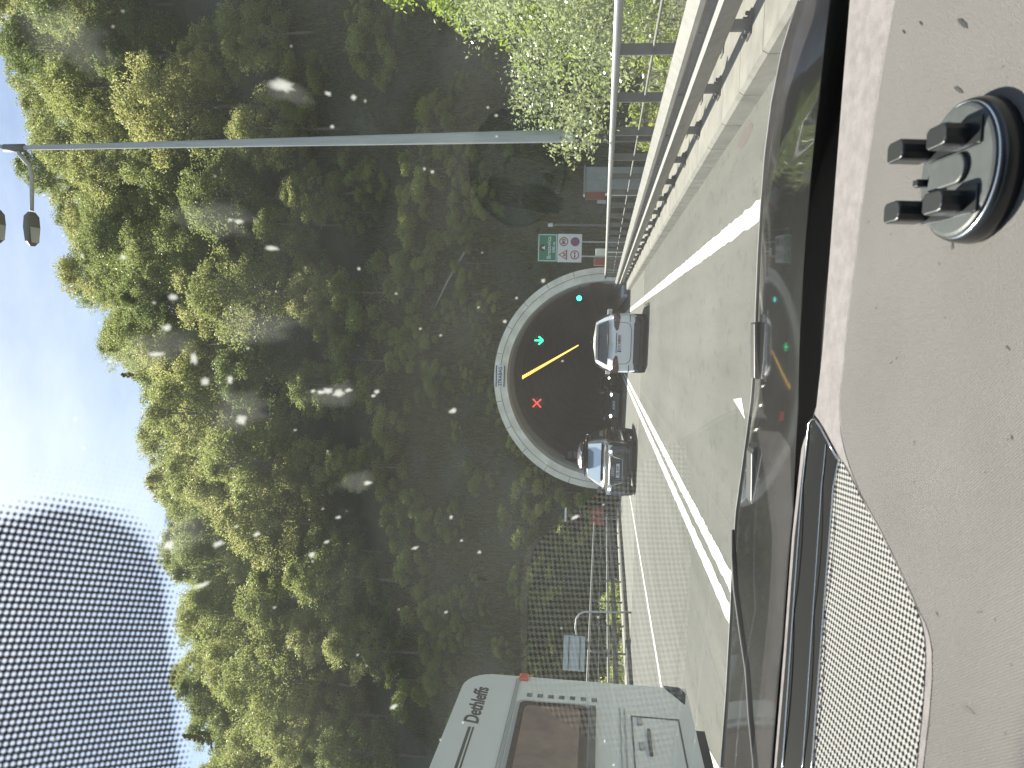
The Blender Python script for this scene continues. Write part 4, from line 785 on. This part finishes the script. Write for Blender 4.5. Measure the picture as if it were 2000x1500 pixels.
# ------------------------------------------------------------------ phone mount stuck on the dashboard
MC = D(1913, 335, 0); 
mt = thing('phone_mount', 'black round phone mount with four upright prongs on the dashboard', 'phone mount', tuple(MC)); mt.rotation_euler = (math.atan(S_)*-1 if False else math.atan2(-ND[1], ND[2])*1.0, 0, 0)
RB = .0545
MB().lathe([(0, .0), (RB, .0), (RB, .006), (RB*.985, .012), (RB*.95, .0165), (RB*.945, .0165)], seg=56).build('base', 'mount_black', mt, smooth=True)
MB().lathe([(RB*.945, .0163), (RB*.93, .0172), (RB*.915, .0163)], seg=56).build('base_ring', 'chrome', mt, smooth=True)
MB().lathe([(RB*.915, .0163), (RB*.90, .0186), (RB*.86, .0195), (0, .0195)], seg=56).build('top_plate', 'mount_plate', mt)
mb = MB(); pl = [(-.0115, .03), (.0115, .03)]+[(.0115*math.cos(a), -.008+.0115*math.sin(a)) for a in np.linspace(0, -math.pi, 12)]
mb.prism([(x, y, .0195) for x, y in pl], (0, 0, .004)); mb.build('centre_button', 'mount_plate', mt, bevel=.0015, seg=2)
MB().box(-.006, .0, .033, .041, .0195, .030).build('centre_tab', 'mount_black', mt, bevel=.001)
for sx in (1, -1):
    x0 = sx*.0245-.001
    ar = MB().box(x0-.010, x0+.010, -.034, .040, .0195, .0215).build('clamp_rail', 'chrome' if False else 'mount_black', mt, bevel=.0006)
    mb = MB(); mb.tube([(x0-.0105, -.030, .0222), (x0-.0105, .038, .0222)], .0008, 6); mb.build('rail_edge', 'chrome', ar)
    for yc, h, dy in ((-.006, .0385, .0135), (.043, .045, .0125)):
        out = [(x0+sx*0-.0085, yc-dy*.6), (x0-.0075, yc-dy*.95), (x0-.003, yc-dy*1.12), (x0+.003, yc-dy*1.12), (x0+.0075, yc-dy*.95), (x0+.0085, yc-dy*.6), (x0+.0085, yc+dy*.7), (x0+.006, yc+dy), (x0-.006, yc+dy), (x0-.0085, yc+dy*.7)]
        mb = MB(); mb.prism([(x, y, .0198) for x, y in out], (0, 0, h-.0195)); mb.build('prong', 'mount_black', mt, bevel=.0016, seg=3, smooth=False)

# ------------------------------------------------------------------ trees, shrubs, grass
def leaves(C, N, size, rng, aspect=.55, up=.6, droop=0.0):
    """rhombus leaves at centres C with mean normals N"""
    n = len(C); nrm = N*up+rng.normal(size=(n, 3))*.7; nrm /= np.linalg.norm(nrm, axis=1)[:, None]+1e-9
    t = np.cross(nrm, rng.normal(size=(n, 3))); t[:, 2] -= droop; t -= (t*nrm).sum(1)[:, None]*nrm; t /= np.linalg.norm(t, axis=1)[:, None]+1e-9
    b = np.cross(nrm, t); s = (size*rng.uniform(.6, 1.35, n))[:, None]
    V = np.stack([C-t*s*.5, C+b*s*.5*aspect-t*s*.05, C+t*s*.5-nrm*s*.08, C-b*s*.5*aspect-t*s*.05], 1).reshape(-1, 3)
    return V, np.arange(4*n).reshape(n, 4)
def broadleaf(root, seed, h, wd, nl, size, mat, nclump=46, base=.28, crownpow=.8, bark='bark'):
    rng = np.random.default_rng(seed); cl = []
    while len(cl) < nclump:
        u = rng.uniform(0, 1); prof = math.sin(math.pi*min(1, .10+.86*u))**crownpow
        a = rng.uniform(0, 2*math.pi); r = wd*.5*prof*math.sqrt(rng.uniform(.12, 1)); cl.append((r*math.cos(a), r*math.sin(a), h*(base+(1-base)*u*.97)))
    cl = np.array(cl); k = rng.integers(0, nclump, nl); cs = rng.uniform(.09, .2, nclump)*wd*min(1.0, (46/nclump)**.5*1.22)
    d = rng.normal(size=(nl, 3)); d /= np.linalg.norm(d, axis=1)[:, None]; rad = rng.uniform(.25, 1, nl)**.5; sub = .75+.35*np.sin(d[:, 0]*7+k)*np.sin(d[:, 1]*6+2*k)*np.sin(d[:, 2]*5+k*.7)
    off = d*(rad*sub*cs[k])[:, None]*np.array([1.15, 1.15, .72]); P = cl[k]+off
    V, F = leaves(P, d*.5+np.array([0, 0, .3]), size, rng); np_mesh('crown', V, F, mat, root)
    mb = MB(); lean = rng.normal(size=2)*.02*h
    mb.tube([(0, 0, -.8), (lean[0]*.3, lean[1]*.3, h*.25), (lean[0], lean[1], h*.6), (lean[0]*1.2, lean[1], h*.9)], [h*.018, h*.014, h*.009, h*.003], 7)
    for c in cl[:12]:
        z = c[2]*.62; p0 = np.array([lean[0]*z/h, lean[1]*z/h, z]); mb.tube([p0, (p0+c)/2+np.array([0, 0, .02*h]), c], [h*.006, h*.004, h*.0015], 5, cap=False)
    mb.build('trunk', bark, root, smooth=True)
def conifer(root, seed, h, wd, nl, size, mat, droop=.35, base=.1):
    rng = np.random.default_rng(seed); P = []; N = []; mb = MB(); mb.tube([(0, 0, -.8), (0, 0, h*.6), (0, 0, h)], [h*.016, h*.009, h*.002], 7)
    nb = 90; per = nl//nb
    for i in range(nb):
        u = (i+rng.uniform())/nb; z = h*(base+(1-base)*u); L = wd*.5*(1-u)**.8*rng.uniform(.7, 1.15)+.12; a = i*2.399+rng.uniform(-.4, .4); s = rng.uniform(.05, 1, per)**.7
        dx, dy = math.cos(a), math.sin(a); zz = z+L*(.12*s-droop*s*s)
        spread = .22*L*(1.05-s*.6)
        q = np.stack([dx*L*s-dy*rng.normal(size=per)*spread, dy*L*s+dx*rng.normal(size=per)*spread, zz-np.abs(rng.normal(size=per))*.07*L-.01*h*rng.uniform(0, 1, per)], 1); P.append(q); N.append(np.tile([dx*.4, dy*.4, .9], (per, 1)))
        if i % 3 == 0: mb.tube([(0, 0, z), (dx*L*.5, dy*L*.5, z+L*(.06-droop*.25)), (dx*L, dy*L, z+L*(.12-droop))], [h*.003, h*.002, h*.001], 4, cap=False)
    V, F = leaves(np.concatenate(P), np.concatenate(N), size, rng, aspect=.38, droop=.9); np_mesh('crown', V, F, mat, root); mb.build('trunk', 'bark', root, smooth=True)
protos = []
for i, (kind, h, wd) in enumerate((('b', 15, 10.2), ('b', 16, 9.6), ('b', 13.5, 11.0), ('b', 13, 8.6), ('c', 16, 5.6), ('c', 15, 5.0), ('b', 15, 10.8))):
    if kind == 'b':
        t = thing('broadleaf_tree', 'yellow green broadleaf tree in the dense wood covering the hillside', 'tree', (0, 0, 0), 0, 'broadleaf trees covering the hillside'); broadleaf(t, 20+i, h, wd, 20000, .235, 'leaf_forest', nclump=115, crownpow=.65)
    else:
        t = thing('conifer_tree', 'pointed dark conifer among the broadleaf trees on the hillside', 'tree', (0, 0, 0), 0, 'conifers standing among the hillside trees'); conifer(t, 40+i, h, wd, 12600, .34, 'leaf_conifer')
    protos.append([t, h, kind, 0])
rf = random.Random(77)
def place_tree(k, x, y, z, s, sz=None):
    t = protos[k]; rz = rf.uniform(0, 6.28)
    if t[3] == 0: t[0].location = (x, y, z); t[0].rotation_euler = (0, 0, rz); t[0].scale = (s, s, sz or s); t[3] = 1; return t[0]
    return dup(t[0], (x, y, z), rz, scale=(s, s, sz or s))
ntree = 0
for j, y in enumerate((120, 114, 107, 100, 93, 86.5, 80, 74, 68.5, 63.5, 59)):
    sp = 7.8 if y > 90 else 7.2; x = -.62*y-5+(j % 2)*3
    while x < .47*y+5:
        xx, yy = x+rf.uniform(-1.8, 1.8), y+rf.uniform(-2, 2); x += sp; z = hz(xx, yy)
        k = rf.choice((0, 1, 2, 3, 6, 0, 1, 2, 6, 4, 5)) if y > 70 else rf.choice((0, 1, 2, 3, 6))
        h = protos[k][1]; s = rf.uniform(.82, 1.12)
        if y < 62 and -9 < xx < 4: continue
        if y < 66: s *= rf.uniform(.45, .7)
        elif y < 78: s *= .88
        if j <= 1:                                       # skyline rows reach the photographed tree line
            zt = ztop(xx, yy) + rf.uniform(-3.4, .6); s = max(.6, (zt-z)/h); place_tree(k, xx, yy, z, min(1.05, s), s)
        else: place_tree(k, xx, yy, z, s)
        ntree += 1
print('trees', ntree)
# lime green tree and the silvery willow bush on the right, shrubs beside the portal
t = thing('lime_tree', 'lime green tree with drooping sprays above the silvery bush on the right', 'tree', (9.6, 19.5, -.9)); conifer(t, 91, 10.6, 8.6, 26000, .17, 'leaf_lime', droop=.55, base=.2)
t = thing('lime_tree', 'second lime green tree behind the first at the right edge', 'tree', (13.4, 25.5, -.2)); conifer(t, 92, 11.5, 8.5, 22000, .2, 'leaf_lime', droop=.5, base=.15)
t = thing('willow_bush', 'large silvery green willow bush behind the right railing', 'bush', (6.3, 12.4, -1.7)); broadleaf(t, 61, 5.4, 6.8, 78000, .068, 'leaf_willow', nclump=90, base=.06, crownpow=.55)
t = thing('willow_bush', 'smaller willow bush close behind the railing at the right edge', 'bush', (5.2, 8.4, -1.7)); broadleaf(t, 62, 3.6, 3.4, 20000, .075, 'leaf_willow', nclump=40, base=.05, crownpow=.5)
def shrub(seed, x, y, h, wd, label, n=5200, size=.11, mat='leaf_shrub', grp=None, z=None):
    t = thing('shrub', label, 'shrub', (x, y, (hz(x, y) if z is None else z)-.1), rf.uniform(0, 6), grp); broadleaf(t, seed, h, wd, n, size, mat, nclump=22, base=.05, crownpow=.5); return t
s0 = shrub(70, -9.6, 45.5, 2.6, 3.0, 'bushy sunlit shrub on the bank left of the tunnel arch', 6000, .13, grp='shrubs on the bank left of the tunnel arch')
for x, y, s in ((-11.6, 45.8, 1.0), (-13.8, 46.2, .8), (-8.4, 47.6, .8), (-10.4, 48.2, 1.1), (-12.6, 49, 1.2), (-7.2, 49.6, .8), (-15.6, 47.5, 1.0), (-5.6, 51.4, .6), (-4.0, 52.2, .55)): dup(s0, (x, y, hz(x, y)-.2), rf.uniform(0, 6), scale=(s, s, s*.9))
s1 = shrub(71, 2.6, 60.5, 5.2, 6.2, 'leafy green shrub on the dark slope above the tunnel', 9000, .2, grp='green shrubs on the dark slope above the tunnel')
for ix, iy, y, s in ((640, 800, 60, .8), (700, 690, 58, .7), (760, 760, 56.5, .55), (600, 700, 61, 1.0), (560, 620, 63, 1.0), (800, 330, 54, .75), (840, 250, 53, .7), (760, 395, 56, .6), (880, 330, 52, .5), (720, 180, 60, .9), (700, 1000, 58, .7), (690, 1180, 57, .7), (770, 1240, 56, .6), (820, 1300, 55, .6), (740, 1080, 58, .7), (850, 1240, 54, .4), (620, 900, 61, .9), (660, 1320, 58, .9), (800, 100, 55, .8), (850, 1420, 53, .5), (720, 560, 58, .7)):
    p = aty(ix, iy, y); z = hz(p[0], y); dup(s1, (p[0], y, z-.3), rf.uniform(0, 6), scale=(s, s, s*rf.uniform(.8, 1.1)))
for k in range(34):
    y = rf.uniform(53.5, 74); x = rf.uniform(-.5*y, .42*y); z = hz(x, y)
    if math.hypot(x-CX, z-CZ) > RO+1.5: dup(s1, (x, y, z-.3), rf.uniform(0, 6), scale=(q_ := rf.uniform(.35, .8), q_, q_*rf.uniform(.8, 1.2)))
for k in range(80):
    y = rf.uniform(46, 57); x = rf.uniform(-30, 24); z = hz(x, y)
    if math.hypot(x-CX, z-CZ) > RO+.9 and not (2 < x < 9 and y < 50): dup(s1, (x, y, z-.25), rf.uniform(0, 6), scale=(q_ := rf.uniform(.18, .55), q_, q_*rf.uniform(.7, 1.1)))
s2 = shrub(72, 5.2, 30.5, 1.7, 2.0, 'low yellow green shrub seen through the right railing', 3600, .09, grp='low shrubs behind the right railing')
for x, y, s in ((5.8, 24.5, .9), (6.8, 27.5, 1.0), (4.4, 34.2, .8), (6.2, 32.5, .9), (4.6, 27, .8), (7.6, 22, 1.1), (4.3, 21.5, .9), (5.2, 38.5, .7), (8.2, 31, 1.2)): dup(s2, (x, y, hz(x, y)-.1), rf.uniform(0, 6), scale=(s, s, s))
s3 = shrub(73, -12.4, 30, 1.9, 2.4, 'low leafy shrub under the left railing', 3800, .10, grp='low shrubs under the left railing')
for x, y, s in ((-12.3, 34, .9), (-12.6, 26.5, 1.0), (-11.9, 38, .8), (-13.4, 23, 1.0), (-13.2, 36, 1.1), (-14.6, 31, 1.2), (-11.6, 41, .8), (-14.4, 40, 1.2), (-15, 27, 1.1)): dup(s3, (x, y, hz(x, y)-.1), rf.uniform(0, 6), scale=(s, s, s))
# grass and weeds
def grass(name, n, xf, yf_, hmin, hmax, seed, label_kind='stuff', keep=None):
    rng = np.random.default_rng(seed); xs = rng.uniform(xf[0], xf[1], n); ys = rng.uniform(yf_[0], yf_[1], n); ok = []
    zs = np.array([hz(a, b) for a, b in zip(xs, ys)])
    m = np.hypot(xs-CX, zs-CZ) > RO+.05
    m |= ys > 57
    m &= ~((xs > -12.1) & (xs < 3.5) & (ys < 43.6))
    cl = np.sin(xs*.9+np.sin(ys*.7)*2)*np.sin(ys*.8+np.sin(xs*.5)*2); m &= rng.uniform(-1.1, .9, n) < cl+.35
    xs, ys, zs = xs[m], ys[m], zs[m]; n = len(xs); P = np.stack([xs, ys, zs-.05], 1); h = rng.uniform(hmin, hmax, n)[:, None]*(.7+.5*(cl[m][:, None]+1)/2)
    a = rng.uniform(0, 6.28, n); t = np.stack([np.cos(a), np.sin(a), 0*a], 1)*h*.13; b = rng.normal(size=(n, 3))*h*.28; b[:, 2] = h[:, 0]
    V = np.stack([P-t, P+t, P+b*.6+t*.7, P+b], 1).reshape(-1, 3); o = np_mesh(name, V, np.arange(4*n).reshape(n, 4), 'grass_blade'); o['kind'] = 'stuff'; o['label'] = 'rough grass and weeds growing on the banks'; return o
grass('grass', 90000, (-34, 30), (43.3, 64), .25, .75, 1); grass('grass', 26000, (-30, 22), (10, 43), .2, .6, 2)
